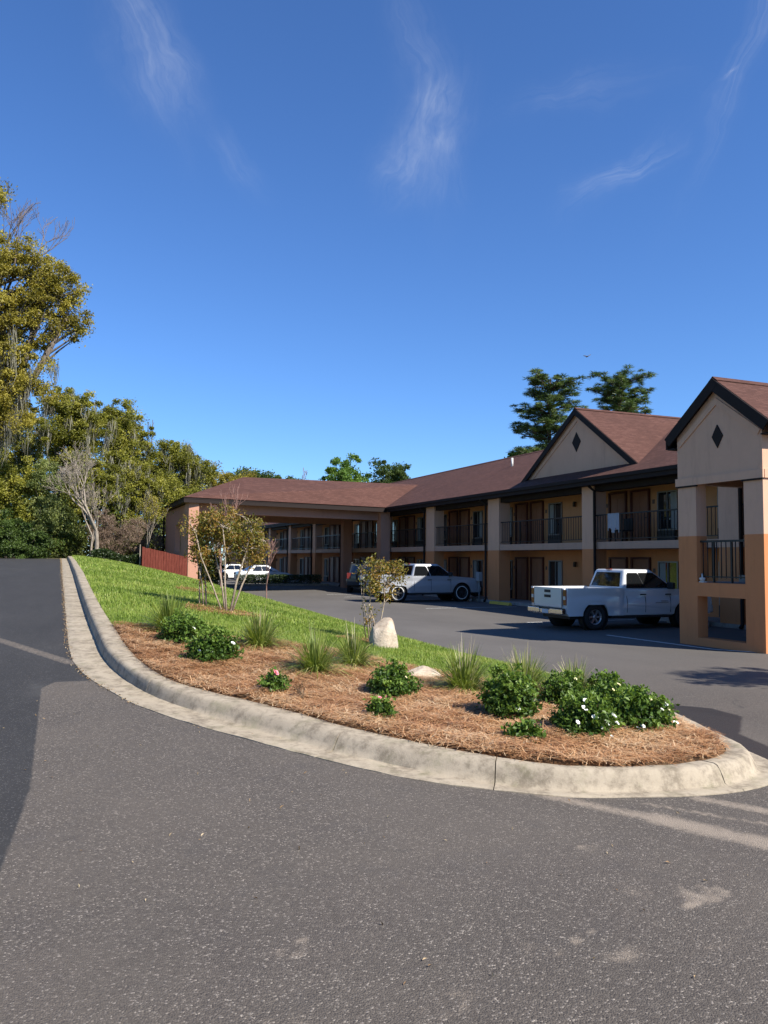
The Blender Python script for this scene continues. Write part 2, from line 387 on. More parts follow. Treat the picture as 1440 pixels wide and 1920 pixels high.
M['petal_c'] = plain('cream_petal', (.8,.72,.42), .6, var=.08, scale=20)
M['petal_p'] = plain('pink_petal', (.78,.22,.26), .6, var=.1, scale=20)
def boulder():
    t = NT('boulder'); p = t.pos(); n = t.noise(3, 8, .7, p)
    c = t.ramp(n, [(.3,(.27,.20,.14)),(.5,(.45,.365,.27)),(.72,(.56,.48,.38))])
    c = t.mix(t.math('MULTIPLY', t.step(t.noise(14, 5, .7, p), .52, .75), .5), c, (.20,.16,.12))
    return t.done(c, .9, t.bump(t.math('ADD', n, t.noise(25, 4, .7, p)), .7, .03), spec=.2)
M['boulder'] = boulder()
def stucco(name, col, var=.1):
    t = NT(name); p = t.pos()
    c = t.mix(t.noise(.9, 6, .65, p), tuple(x*(1-var) for x in col), tuple(x*(1+var) for x in col))
    c = t.mix(t.math('MULTIPLY', t.step(t.noise(2.6, 7, .75, t.vec(p, (1,1,.16))), .48, .8), .5), c, tuple(x*.62 for x in col))
    c = t.mix(t.math('MULTIPLY', t.step(t.noise(6, 5, .7, p), .55, .8), .2), c, tuple(min(1, x*1.25) for x in col))
    return t.done(c, .88, t.bump(t.noise(55, 4, .7, p), .35, .008), spec=.25)
M['orange'] = stucco('orange_stucco', (.53,.21,.085))
M['peach'] = stucco('peach_stucco', (.50,.24,.11))
M['beige'] = stucco('beige_stucco', (.60,.36,.24))
M['pink'] = stucco('pink_beige_stucco', (.45,.235,.16))
M['slabedge'] = stucco('slab_edge_stucco', (.44,.28,.20))
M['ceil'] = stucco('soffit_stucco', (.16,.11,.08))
def shingle(name, cols, rot=0.):
    t = NT(name); p = t.pos(); 
    sep = t.n('ShaderNodeSeparateXYZ'); t.t.links.new(p, sep.inputs[0])
    cmb = t.n('ShaderNodeCombineXYZ'); t.t.links.new(sep.outputs[1] if not rot else sep.outputs[0], cmb.inputs[0]); t.t.links.new(sep.outputs[2], cmb.inputs[1])
    br = t.n('ShaderNodeTexBrick', {'Scale': 1., 'Mortar Size': .007, 'Brick Width': .26, 'Row Height': .058, 'Color1': (0,0,0,1), 'Color2': (1,1,1,1), 'Mortar': (.5,.5,.5,1), 'Bias': 0.})
    t.t.links.new(cmb.outputs[0], br.inputs['Vector']); br.offset = .5
    bw = t.n('ShaderNodeRGBToBW'); t.t.links.new(br.outputs['Color'], bw.inputs[0])
    f = t.math('ADD', t.math('MULTIPLY', bw.outputs[0], .30), t.math('MULTIPLY', t.noise(13, 6, .8, p), .70))
    c = t.ramp(f, [(.15, cols[0]), (.5, cols[1]), (.85, cols[2])])
    c = t.mix(t.math('MULTIPLY', t.step(t.noise(.7, 6, .7, t.vec(p, (1,1,.3))), .4, .7), .45), c, cols[0]); c = t.mix(t.math('MULTIPLY', t.step(t.noise(1.4, 6, .75, t.vec(p, (1,1,.4))), .56, .75), .35), c, cols[2])
    c = t.mix(t.math('MULTIPLY', br.outputs['Fac'], .45), c, tuple(v*.45 for v in cols[0]))
    h = t.math('ADD', t.math('MULTIPLY', br.outputs['Fac'], -1.), bw.outputs[0])
    return t.done(c, .92, t.bump(h, .5, .012), spec=.2)
SH = ((.058,.027,.020), (.092,.042,.031), (.145,.072,.055))
M['shingle'] = shingle('brown_red_shingle', SH); M['shingle_x'] = shingle('brown_red_shingle_cross', SH, 1)
M['fascia'] = plain('dark_brown_fascia', (.017,.011,.009), .7, spec=.2)
M['railing'] = plain('dark_iron_railing', (.012,.009,.008), .5, spec=.4)
M['door'] = plain('terracotta_door', (.27,.115,.06), .55)
M['jamb'] = plain('dark_red_jamb', (.10,.028,.018), .55)
M['alum'] = plain('window_aluminium', (.24,.22,.20), .45, .3)
M['curtain'] = plain('pale_curtain', (.24,.24,.225), .9)
M['darkroom'] = plain('dark_interior', (.03,.028,.026), .9)
M['ac'] = plain('air_conditioner_grille', (.05,.045,.04), .6)
M['brass'] = plain('lamp_metal', (.05,.035,.02), .45, .5)
M['plate'] = plain('number_plate', (.10,.06,.04), .5)
M['fence'] = bark('red_stained_wood', (.095,.021,.014), (.15,.04,.027), (9,9,.8))
M['wood'] = plain('dark_wood', (.10,.05,.03), .7)
def glass(name, col=(.012,.014,.016), rough=.04):
    t = NT(name); return t.done(col, rough, spec=.9)
M['glass'] = glass('window_glass'); M['carglass'] = glass('car_glass', (.008,.009,.010), .03)
def paint(name, col, rough=.28, metal=0.):
    t = NT(name); p = t.pos(); c = t.mix(t.noise(3, 4, .6, p), tuple(x*.94 for x in col), col)
    return t.done(c, rough, None, metal, .5, **{'Coat Weight': .6, 'Coat Roughness': .06})
M['carwhite'] = paint('white_car_paint', (.56,.57,.58)); M['carsilver'] = paint('silver_car_paint', (.38,.39,.41), .32, .25)
M['cargrey'] = paint('dark_green_grey_paint', (.03,.034,.033)); M['caroffwhite'] = paint('off_white_car_paint', (.78,.77,.74))
M['tyre'] = plain('tyre_rubber', (.016,.016,.016), .85, bump=.2)
M['rim'] = plain('alloy_rim', (.45,.45,.46), .3, .8); M['chrome'] = plain('chrome', (.6,.6,.62), .15, 1.)
M['blackplastic'] = plain('black_plastic', (.018,.018,.019), .6)
M['redlens'] = plain('red_lens', (.16,.016,.012), .2, spec=.6); M['clearlens'] = plain('clear_lens', (.5,.5,.5), .15)
M['licence'] = plain('licence_plate', (.55,.57,.6), .5, scale=25, var=.4)
M['white_cloth'] = plain('white_cloth', (.34,.35,.38), .9); M['grey_box'] = plain('grey_meter_box', (.28,.28,.28), .6)
def emit(name, col, s):
    t = NT(name); e = t.n('ShaderNodeEmission', {'Color': (*col, 1), 'Strength': s}); t.t.links.new(e.outputs[0], t.out.inputs[0]); return t.m
M['bulb'] = emit('lit_bulb', (1,.92,.8), 6.)

# ---------------------------------------------------------------- ground and asphalt
xs = np.r_[-300,-120,-60,-30,-15,-8,-4,-2,0,1,2,3,4,5,6,7,8,9,10,13,16,20,30,60,120,300]
ys = np.r_[-120,-60,-30,-15,-8,0,5,10,15,20,25,30,35,40,45,50,55,60,70,80,100,130,200,400,700]
def grid(xs, ys, zf):
    X, Y = np.meshgrid(xs, ys); Z = zf(X, Y); V = np.stack([X, Y, Z], -1).reshape(-1,3); nx = len(xs)
    i, j = np.meshgrid(np.arange(len(xs)-1), np.arange(len(ys)-1)); a = (j*nx+i).ravel()
    return V, np.stack([a, a+1, a+1+nx, a+nx], 1)
def gm():
    t = NT('woodland_ground'); p = t.pos()
    c = t.ramp(t.noise(.8, 7, .7, p), [(.3,(.05,.045,.025)),(.5,(.10,.085,.045)),(.7,(.08,.10,.03))])
    return t.done(c, .95, t.bump(t.noise(8, 5, .7, p), .6, .1), spec=.1)
M['ground'] = gm()
V, F = grid(xs, ys, lambda x, y: H(x, y) - .06)
tag(put(np_mesh('ground', V, F, M['ground'], smooth=True), 'ground'), kind='structure')

xs = np.r_[np.arange(-12,-3,.75), np.arange(-3,6.6,.06), np.arange(6.6,9.6,.12), np.arange(9.6,24.1,.6)]
ys = np.r_[np.arange(-8,1,.75), np.arange(1,12.5,.06), np.arange(12.5,30,.25), np.arange(30,110,.8)]
V, F = grid(xs, ys, H)
fc = V[F].mean(1); keep = ~((fc[:,1] > 49) & (fc[:,0] < 6.2)); F = F[keep]
me = np_mesh('asphalt_pavement', V, F, M['asphalt'], smooth=True)
def inpoly(P, poly):
    poly = np.asarray(poly, float); x, y = P[:,0], P[:,1]; r = np.zeros(len(P), bool); j = len(poly)-1
    for i in range(len(poly)):
        xi, yi = poly[i]; xj, yj = poly[j]
        r ^= ((yi > y) != (yj > y)) & (x < (xj-xi)*(y-yi)/(yj-yi+1e-12)+xi); j = i
    return r
def segd(P, a, b):
    a = np.asarray(a, float); b = np.asarray(b, float); ab = b-a; t = np.clip(((P-a)@ab)/(ab@ab), 0, 1)
    return np.linalg.norm(P-(a+t[:,None]*ab), axis=1), t
P2 = V[:, :2]
def softpoly(poly, w):
    ins = inpoly(P2, poly); d = np.full(len(P2), 1e9)
    for i in range(len(poly)): d = np.minimum(d, segd(P2, poly[i], poly[(i+1) % len(poly)])[0])
    return np.clip(.5 + np.where(ins, d, -d)/(2*w), 0, 1)
DARK_ASPHALT = [(-12,49),(.3,49),(.3,45),(.24,24),(.23,12),(.26,10.4),(.42,9.2),(.05,9.22),(-.08,8.95),(-.1,5.8),(-.16,5.0),(-.22,4.4),(-.6,4.6),(-.9,7.5),(-1.0,12.3),(-12,13.5)]  # outline of the left road plus the dark strip near the camera
dark_asphalt = softpoly(DARK_ASPHALT, .05)
sd, st = segd(P2, (.23,10.25), (-.75,12.35)); dark_asphalt = np.minimum(dark_asphalt, np.clip((sd-.04)/.07, 0, 1)*.9+.0)
sand = np.zeros(len(P2)); sand = np.maximum(sand, .55*np.clip(1-sd/.11, 0, 1))
for a, b, w, s in (((3.2,4.72),(3.62,4.12),.10,.85), ((3.62,4.12),(4.25,2.9),.16,.95), ((3.75,4.42),(4.3,3.72),.05,.7), ((4.3,3.72),(4.9,2.9),.09,.8), ((4.2,4.40),(4.75,3.55),.10,.85), ((2.2,5.58),(3.2,4.72),.05,.6), ((4.75,3.55),(5.4,2.6),.2,.9)):
    d, t_ = segd(P2, a, b); sand = np.maximum(sand, s*np.clip(1.35-d/w, 0, 1))
rp = np.random.default_rng(8)
for x, y, rx, ry, s in ((1.0,3.32,.06,.06,.9),(1.1,3.2,.08,.05,.5),(2.87,3.11,.13,.06,.85),(3.0,3.2,.1,.09,.5),(2.84,3.85,.05,.05,.7),(2.17,2.96,.07,.03,.75),(2.66,3.3,.10,.1,.45),(2.3,2.75,.2,.06,.5),(1.9,2.9,.06,.05,.55),(1.35,2.7,.1,.06,.6),(1.9,4.0,.1,.08,.3),(.7,2.75,.1,.08,.45),(3.3,2.9,.15,.1,.5)):
    for _ in range(7):
        jx, jy = rp.normal(size=2)*.75; k1, k2 = .3+.5*rp.random(2); d = np.hypot((P2[:,0]-x-jx*rx)/(rx*k1), (P2[:,1]-y-jy*ry)/(ry*k2)); sand = np.maximum(sand, min(1.1, s*1.35)*(.65+.35*rp.random())*np.clip(1.3-d*.8, 0, 1))
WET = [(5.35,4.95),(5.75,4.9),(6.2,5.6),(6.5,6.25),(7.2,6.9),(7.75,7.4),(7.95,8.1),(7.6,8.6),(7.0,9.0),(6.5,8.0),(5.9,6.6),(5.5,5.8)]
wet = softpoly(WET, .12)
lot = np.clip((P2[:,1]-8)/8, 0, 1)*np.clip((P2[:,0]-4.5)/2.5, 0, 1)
for nm, a in (('dark_asphalt', dark_asphalt), ('sand', sand), ('wet', wet), ('lot', lot)):
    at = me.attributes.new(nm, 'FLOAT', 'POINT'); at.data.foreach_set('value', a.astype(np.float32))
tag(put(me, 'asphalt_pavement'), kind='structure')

# ---------------------------------------------------------------- kerb and gutter round the planted island
INNER = [(.95,50),(.86,40),(.80,30),(.78,23.6),(.78,18.1),(.79,14.9),(.82,12.5),(.86,10.6),(.94,9.47),(1.05,8.78),(1.2,8.3),(1.47,7.85),(1.78,7.4),(2.09,6.83),(2.34,6.33),(2.69,5.79),(3.08,5.27),(3.41,4.97),(3.83,4.81),(4.3,4.77),(4.72,4.83),(5.07,5.02),(5.32,5.35),(5.6,5.95),(6.0,6.75),(6.55,8.0),(7.0,9.6),(7.3,11.6),(7.5,14),(7.6,18),(7.95,24),(8.3,29),(8.8,40),(9.1,46)]
OUTER = [(.36,50),(.34,44),(.26,30),(.23,24),(.22,16.8),(.21,12.9),(.23,10.73),(.31,9.79),(.42,9.18),(.54,8.73),(.7,8.16),(.93,7.59),(1.18,7.14),(1.57,6.53),(2.1,5.73),(2.52,5.22),(2.92,4.92),(3.32,4.67),(3.83,4.53),(4.25,4.45),(4.74,4.46),(5.2,4.62),(5.55,4.95),(5.85,5.6),(6.3,6.55),(6.85,7.9),(7.28,9.5),(7.55,11.6),(7.72,14),(7.82,18),(8.15,24),(8.5,29),(9.0,40),(9.3,46)]
NK = 700
inn = smooth_poly(INNER, NK); outd = smooth_poly(OUTER, 3000)
idx = np.array([np.argmin(((outd-p)**2).sum(1)) for p in inn]); idx = np.maximum.accumulate(idx)
idx = np.convolve(np.r_[[idx[0]]*6, idx, [idx[-1]]*6], np.ones(13)/13, 'valid'); ou = outd[np.clip(idx.round().astype(int), 0, 2999)]
# profile: fraction from outer edge to back edge, height above pavement
PROF_A = [(0.,-.03),(0.,.006),(.03,.012),(.25,.013),(.50,.011),(.565,.016),(.585,.06),(.61,.115),(.65,.140),(.70,.146),(.95,.144),(1.,.138),(1.,-.05)]
PROF_B = [(0.,-.03),(0.,.006),(.03,.012),(.18,.012),(.36,.010),(.43,.018),(.48,.062),(.54,.108),(.60,.134),(.68,.146),(.95,.144),(1.,.138),(1.,-.05)]
arc = np.r_[0, np.cumsum(np.linalg.norm(np.diff(inn, axis=0), axis=1))]
joint_xy = [(.79,40),(.79,33),(.78,27),(.78,21.5),(.79,17.2),(.80,13.9),(.88,10.3),(1.14,8.5),(2.37,6.29),(3.09,5.26),(4.62,4.8),(5.6,5.95),(6.6,8.1),(7.5,14),(7.8,21),(8.3,29),(8.7,38)]
cuts = [0] + [int(np.argmin(((inn-np.array(j))**2).sum(1))) for j in joint_xy] + [NK-1]
kerb = thing('kerb', None, None); tag(kerb, kind='structure')
rk = np.random.default_rng(5)
for a, b in zip(cuts[:-1], cuts[1:]):
    if b-a < 2: continue
    ii = np.arange(a, b+1); Pi = inn[ii].copy(); Po = ou[ii].copy()
    # a small open joint at both ends
    for Q in (Pi, Po):
        d = Q[1]-Q[0]; Q[0] += d/np.linalg.norm(d)*.004 if a else 0; d = Q[-2]-Q[-1]; Q[-1] += d/np.linalg.norm(d)*.004
    rows = []
    wb = np.clip((Pi[:,0]-.95)/1.2, 0, 1)
    for (fa, za), (fb_, zb_) in zip(PROF_A, PROF_B):
        fr = (fa*(1-wb)+fb_*wb)[:,None]; z = za*(1-wb)+zb_*wb; q = Po*(1-fr)+Pi*fr; fr = fr[:,0]; wob = rk.normal(size=len(q))*.0022 if za > 0 else 0
        hb = H(Po[:,0], Po[:,1])*(1-fr)+H(Pi[:,0], Pi[:,1])*fr
        rows.append(np.c_[q, hb+z+wob])
    rows = np.stack(rows, 1); n, k, _ = rows.shape
    V = rows.reshape(-1,3); i, j = np.meshgrid(np.arange(n-1), np.arange(k-1)); q = (i*k+j).ravel()
    F = np.stack([q, q+1, q+1+k, q+k], 1)
    me = np_mesh('kerb_section', V, F, M['kerb'], smooth=True)
    bm = bmesh.new(); bm.from_mesh(me); bm.verts.ensure_lookup_table()
    bm.faces.new([bm.verts[t] for t in range(k)]); bm.faces.new([bm.verts[(n-1)*k+t] for t in range(k)])
    bmesh.ops.recalc_face_normals(bm, faces=bm.faces)
    for e in bm.edges:
        if len(e.link_faces) == 2 and e.calc_face_angle(0) > .9: e.smooth = False
    bm.to_mesh(me); bm.free()
    put(me, 'kerb_section', kerb)

# ---------------------------------------------------------------- island: lawn and pine straw bed
LR = [((.95,50),(9.1,46)),((.86,40),(8.8,40)),((.80,30),(8.35,30)),((.78,23.6),(7.9,23.6)),((.78,18.1),(7.6,18.1)),((.79,14.9),(7.52,14.9)),((.82,12.5),(7.4,13)),((.94,9.47),(7.2,11)),((1.2,8.3),(7.05,9.9)),((1.78,7.4),(6.8,8.8)),((2.34,6.33),(6.5,7.9)),((3.08,5.27),(6.1,6.95)),((3.83,4.81),(5.8,6.35)),((4.72,4.83),(5.55,5.85)),((5.07,5.02),(5.36,5.43))]
def resam(idx0, n):
    P = np.array([p[idx0] for p in LR], float); Q = np.vstack([2*P[0]-P[1], P, 2*P[-1]-P[-2]]); o = []
    for i in range(1, len(Q)-2):
        m_ = 30 if i > 5 else 24
        for t in np.linspace(0, 1, m_, endpoint=False):
            p0,p1,p2,p3 = Q[i-1:i+3]; o.append(.5*((2*p1)+(-p0+p2)*t+(2*p0-5*p1+4*p2-p3)*t*t+(-p0+3*p1-3*p2+p3)*t**3))
    o.append(P[-1]); return np.array(o)
Lp, Rp = resam(0, 0), resam(1, 0); NU = 90
rng = np.random.default_rng(3)
def sn(x, y, s=1.):
    return (np.sin(x*2.1*s+y*1.3*s)+np.sin(x*-1.7*s+y*2.6*s+1.3)+np.sin(x*4.3*s+y*3.7*s+.7)*.5+np.sin(x*7.9*s-y*6.1*s)*.3)/2.8
u = np.linspace(0, 1, NU); XY = Lp[:,None,:]*(1-u[None,:,None]) + Rp[:,None,:]*u[None,:,None]
MEX = [.0,.8,1.5,2.5,3.3,3.8,4.3,4.6,5.,6.,7.5]; MEY = [12.6,12.5,12.05,11.7,11.5,11.2,10.4,9.5,8.9,8.7,8.6]
def is_mulch(x, y): return y < np.interp(x, MEX, MEY) + .12*sn(x, y, 3)
def soil_z(x, y):
    mu = is_mulch(x, y)
    return H(x, y) + .120 + .02*sn(x, y, 1.5) + np.where(mu, .03+.018*sn(x, y, 6), 0)
Z = soil_z(XY[...,0], XY[...,1])
edge = np.minimum(u, 1-u)[None,:]*np.linalg.norm(Rp-Lp, axis=1)[:,None]
hb = H(XY[...,0], XY[...,1]); Z = np.where(edge < .12, hb+.125+(Z-hb-.125)*edge/.12, Z)
V = np.dstack([XY, Z]).reshape(-1,3); n = len(Lp)
i, j = np.meshgrid(np.arange(NU-1), np.arange(n-1)); q = (j*NU+i).ravel(); F = np.stack([q, q+1, q+1+NU, q+NU], 1)
fc = V[F].mean(1); mu = is_mulch(fc[:,0], fc[:,1])
tag(put(np_mesh('lawn', V, F[~mu], M['lawn'], smooth=True), 'lawn'), kind='structure')
tag(put(np_mesh('planting_bed', V, F[mu], M['straw'], smooth=True), 'planting_bed'), kind='structure')
ISL = np.vstack([Lp, Rp[::-1]])

def blades(P, hgt, wid, rng, lean=.5, flat=False):
    n = len(P); a = rng.random(n)*2*np.pi; d = np.c_[np.cos(a), np.sin(a), np.zeros(n)]; s = np.c_[-d[:,1], d[:,0], np.zeros(n)]
    h = hgt*(.5+.9*rng.random(n)); w = wid*(.7+.6*rng.random(n)); l = lean*rng.random(n)
    tip = P + d*(h*l)[:,None]; tip[:,2] += h*np.sqrt(np.maximum(.1, 1-l*l))
    mid = P + d*(h*l*.35)[:,None]; mid[:,2] += h*.55
    V = np.stack([P-s*w[:,None]*.5, P+s*w[:,None]*.5, mid+s*w[:,None]*.42, tip, mid-s*w[:,None]*.42], 1).reshape(-1,3)
    b = np.arange(n)*5
    F = np.vstack([np.c_[b, b+1, b+2], np.c_[b, b+2, b+4], np.c_[b+4, b+2, b+3]])
    return V, F
def scatter(n, box, cond, rng):
    x0,x1,y0,y1 = box; P = np.c_[rng.uniform(x0,x1,n), rng.uniform(y0,y1,n)]
    k = inpoly(P, ISL) & cond(P[:,0], P[:,1]); P = P[k]
    return np.c_[P, soil_z(P[:,0], P[:,1])-.005]
gV, gF, gR, off = [], [], [], 0
for n, box, h, w in ((120000,(.7,7.8,8.3,15),.066,.0075),(95000,(.7,8.2,15,25),.08,.013),(65000,(.7,9.3,25,50),.10,.026)):
    P = scatter(n, box, lambda x, y: ~is_mulch(x, y-.06*np.sin(9*x)), rng)
    V, F = blades(P, h, w, rng, .75); r = np.clip(.5+.32*sn(P[:,0], P[:,1], .9)+.25*rng.normal(size=len(P)), 0, 1)
    gV.append(V); gF.append(F+off); gR.append(np.repeat(r, 5)); off += len(V)
tag(put(np_mesh('lawn_grass', np.vstack(gV), np.vstack(gF), M['grass'], np.concatenate(gR)), 'lawn_grass'), 'short bright green lawn grass on the sloping island', 'grass', kind='stuff')

# pine straw needles
def needles(P, L, w, rng, lift=.012):
    n = len(P); a = rng.random(n)*2*np.pi; d = np.c_[np.cos(a), np.sin(a), rng.normal(size=n)*.16]; s = np.c_[-np.sin(a), np.cos(a), np.zeros(n)]
    l = L*(.5+rng.random(n)); bend = rng.normal(size=n)*.12
    P = P.copy(); P[:,2] += lift*rng.random(n)
    m = P + s*(bend*l)[:,None]; m[:,2] += .004
    p0 = P - d*(l*.5)[:,None]; p1 = P + d*(l*.5)[:,None]
    for q in (p0, p1): q[:,2] = np.maximum(q[:,2], P[:,2]-.01)
    up_ = np.zeros((n,3)); up_[:,2] = w*.5; W = s*w*.5
    V = np.stack([p0-W, p0+W, m+W+up_, m-W+up_, p1+W, p1-W], 1).reshape(-1,3); b = np.arange(n)*6
    return V, np.vstack([np.c_[b, b+1, b+2, b+3], np.c_[b+3, b+2, b+4, b+5]])
P = scatter(150000, (.7,7.4,4.6,12.9), lambda x, y: is_mulch(x, y), rng); P[:,2] += .012
V, F = needles(P, .15, .0045, rng, .03); r = np.clip(.5+.3*sn(P[:,0], P[:,1], 2.)+.28*rng.normal(size=len(P)), 0, 1)
tag(put(np_mesh('pine_straw', V, F, M['needle'], np.repeat(r, 6)), 'pine_straw'), 'rust brown pine straw mulch spread over the bed', 'mulch', kind='stuff')
ring = []
for cx, cy, rr, nn in ((3.1,15.9,.75,2600),(3.5,21.0,.6,1200),(5.0,13.4,.35,500)):
    a = rng.random(nn)*6.283; q = rr*np.sqrt(rng.random(nn)); x, y = cx+q*np.cos(a), cy+q*np.sin(a); ring.append(np.c_[x, y, soil_z(x, y)+.02])
P = np.vstack(ring); V, F = needles(P, .2, .011, rng, .03)
tag(put(np_mesh('pine_straw_rings', V, F, M['needle'], np.repeat(np.clip(.3+.25*rng.normal(size=len(P)),0,1), 6)), 'pine_straw_rings'), 'reddish pine straw ring under the slender shrubs on the lawn', 'mulch', kind='stuff')
# leaf litter along the gutter and weeds at the road edge
kmax = int(np.argmin(((inn-np.array((1.3,8.1)))**2).sum(1))); n = 2200; k = rng.integers(0, kmax, n); fr = rng.normal(size=n)*.03-.02
q = ou[k]*(1-fr[:,None])+inn[k]*fr[:,None] + rng.normal(size=(n,2))*.012
P = np.c_[q, H(q[:,0], q[:,1])+.014]
n2 = 110; q2 = np.c_[rng.uniform(-.5,4.6,n2), rng.uniform(2.3,8.5,n2)]; P = np.vstack([P, np.c_[q2, H(q2[:,0], q2[:,1])+.008]])
V, F, r = leaf_arrays(P, .026, rng, 4., .35)
tag(put(np_mesh('leaf_litter', V, F, M['brown_leaf'], r), 'leaf_litter'), 'dry brown leaf litter along the gutter and road edge', 'leaf litter', kind='stuff')
# ---------------------------------------------------------------- motel building
G0 = -.45
mot = thing('motel_building', 'two storey peach and orange motel with brown shingle roof, balconies, gables and drive-through canopy', 'building', (19.6, 26, G0))
Y0, Y1 = 12.2, 104.
XC, XW = 19.45, 21.2            # column front plane, room wall plane
ZS, ZE = 2.32, 4.80             # balcony floor, eave
PER = 7.25
def B(lo, hi, name, mat, parent=mot, bevel=0): return MB().box(lo, hi).obj(name, mat, parent, bevel)
# room block: lower and upper walls, stucco colours differ
B((XW, Y0+.3, G0-.2), (30.4, Y1, ZS-.13), 'lower_wall', M['orange'])
B((XW, Y0+.3, ZS-.13), (30.4, Y1, 4.62), 'upper_wall', M['peach'])
B((XC-.05, Y0, G0-.1), (XW-.003, Y1, G0+.13), 'walkway', M['slabconc'])
# roof of the long wing
RX0, RX1, RR, RZ = 18.95, 31.05, 25.0, 7.70
rf = MB(); th = .09
rf.prism([(RX0,ZE),(RR,RZ),(RX1,ZE),(RX1,ZE-th),(RR,RZ-th*1.2),(RX0,ZE-th)], 1, Y0-.4, Y1+.4)
roof = rf.obj('roof', M['shingle'], mot)
B((RX0+.01, Y0-.38, 4.50), (RX0+.05, Y1+.38, ZE-.05), 'fascia', M['fascia'])
B((RX0-.06, Y0-.38, 4.66), (RX0+.008, Y1+.38, ZE-.02), 'roof_gutter', M['fascia'])
B((RX0+.052, Y0, 4.52), (XW-.004, Y1, 4.56), 'soffit', M['fascia'])
B((XC+.08, Y0, 4.30), (XC+.42, Y1, 4.517), 'eave_beam', M['fascia'])
for q0, q1 in (((RR,Y0-.42,RZ),(RR,Y1,RZ)),): MB().prism([(RR-.16,RZ-.055),(RR,RZ+.035),(RR+.16,RZ-.055),(RR,RZ-.02)], 1, Y0-.42, Y1+.42).obj('ridge_cap', M['shingle'], mot)
# vents and pipes on the roof
def rz(x): return ZE+(RZ-ZE)*(x-RX0)/(RR-RX0)
x = 22.9; MB().tube([(x,37.4,rz(x)-.1),(x,37.4,rz(x)+.45)], .06, 10).obj('vent_pipe', M['white_paint'], mot)
x = 23.6; MB().box((x-.2,33.4,rz(x)-.05),(x+.2,33.85,rz(x)+.3)).obj('roof_vent', M['fascia'], mot)
x = 21.6; MB().box((x-.15,50.8,rz(x)-.05),(x+.15,51.1,rz(x)+.25)).obj('roof_vent', M['slabedge'], mot)
# columns
COLS = [(12.4,13.1),(18.6,19.4),(25.75,26.5),(32.95,34.0),(39.95,41.0),(47.3,48.0)] + [(54.6+PER*k, 55.3+PER*k) for k in range(7)]
for y0, y1 in COLS:
    c = MB().box((XC,y0,G0-.2),(XC+.6,y1,ZS-.27),0).box((XC,y0,ZS-.27),(XC+.6,y1,4.515),1)
    c.obj('column', [M['orange'], M['beige']], mot)
for y in (25.62, 34.12, 41.12, 18.45, 55.45, 62.7, 69.95):
    b = MB().tube([(RX0+.15,y,4.5),(XC-.06,y,4.3),(XC-.06,y,G0+.15),(XC-.16,y,G0+.03)], .055, 8); b.obj('downspout', M['fascia'], mot)
# balcony slab per bay, railing per bay
bal_me = MB().tube([(0,0,0),(0,0,.9)], .012, 4).mesh('baluster', M['railing'])
edges = [(a[1], b[0]) for a, b in zip(COLS[:-1], COLS[1:])]
for k, (a, b) in enumerate(edges):
    if a > 100: continue
    B((XC+.04, a+.002, ZS-.27), (XW-.004, b-.002, ZS), 'balcony_slab', M['slabedge'])
    r = MB().box((XC+.10,a,ZS+1.02),(XC+.15,b,ZS+1.07)).box((XC+.11,a,ZS+.10),(XC+.14,b,ZS+.13)).obj('railing', M['railing'], mot)
    n = max(2, int((b-a)/.165)); ysb = [a+(b-a)*(i+.5)/n for i in range(n)]
    for yy in ysb[n//4::max(1,n//2)]:
        put(MB().box((-.02,-.02,0),(.02,.02,1.03)).mesh('railing_post', M['railing']), 'railing_post', r, (XC+.125, yy+.08, ZS+.002))
    if a < 48:
        for yy in ysb: put(bal_me, 'baluster', r, (XC+.125, yy, ZS+.125))
    else:
        q = MB()
        for yy in ysb: q.tube([(XC+.125,yy,ZS+.12),(XC+.125,yy,ZS+1.03)], .011, 4)
        tag(q.obj('baluster_row', M['railing'], r), kind='stuff')
# doors and windows along both floors
dm = MB().box((.03,0,0),(.08,.92,1.98)).mesh('door', M['door'], .004)
jm = MB().box((-.03,.92,0),(.09,1.02,2.06)).box((-.02,-.06,0),(.09,0,2.06)).box((-.02,0,1.98),(.09,.92,2.06)).mesh('door_frame', M['jamb'])
pm = [MB().box((.02,.13+.36*i,zz),(.032,.42+.36*i,zz+hh)).mesh('door_panel', M['door'], .004) for i in (0,1) for zz, hh in ((.15,.62),(.95,.85))]
hm = MB().tube([(.02,0,0),(-.03,0,0),(-.035,.09,0)], .012, 6).mesh('door_handle', M['brass'])
def window_meshes(w, h):
    f = MB().box((-.02,-.05,-.05),(.05,0,h+.05)).box((-.02,w,-.05),(.05,w+.05,h+.05)).box((-.02,0,-.05),(.05,w,0)).box((-.02,0,h),(.05,w,h+.05)).box((-.01,w*.5-.015,0),(.045,w*.5+.015,h))
    return f.mesh('window_frame', M['alum']), MB().box((.03,0,0),(.035,w,h)).mesh('pane', M['glass']), MB().box((.024,.02,.02),(.029,w*.34,h-.02)).mesh('curtain', M['curtain'])
W_u = window_meshes(.95, 1.38); W_l = window_meshes(.95, 1.38)
acm = MB().box((-.09,0,0),(.03,.95,.40)).mesh('air_conditioner', M['ac'], .015)
slat = MB().box((-.10,.04,0),(-.088,.91,.018)).mesh('grille_slat', M['railing'])
lampm = MB().tube([(.0,0,.05),(-.08,0,.1),(-.12,0,.06)], .012, 6).box((-.17,-.05,-.12),(-.07,.05,.06)).box((-.145,-.06,.06),(-.095,.06,.11)).mesh('wall_lamp', M['brass'])
numm = MB().box((-.015,-.06,-.08),(.0,.06,.08)).mesh('number_plate', M['plate'], .004)
X = XW-.05
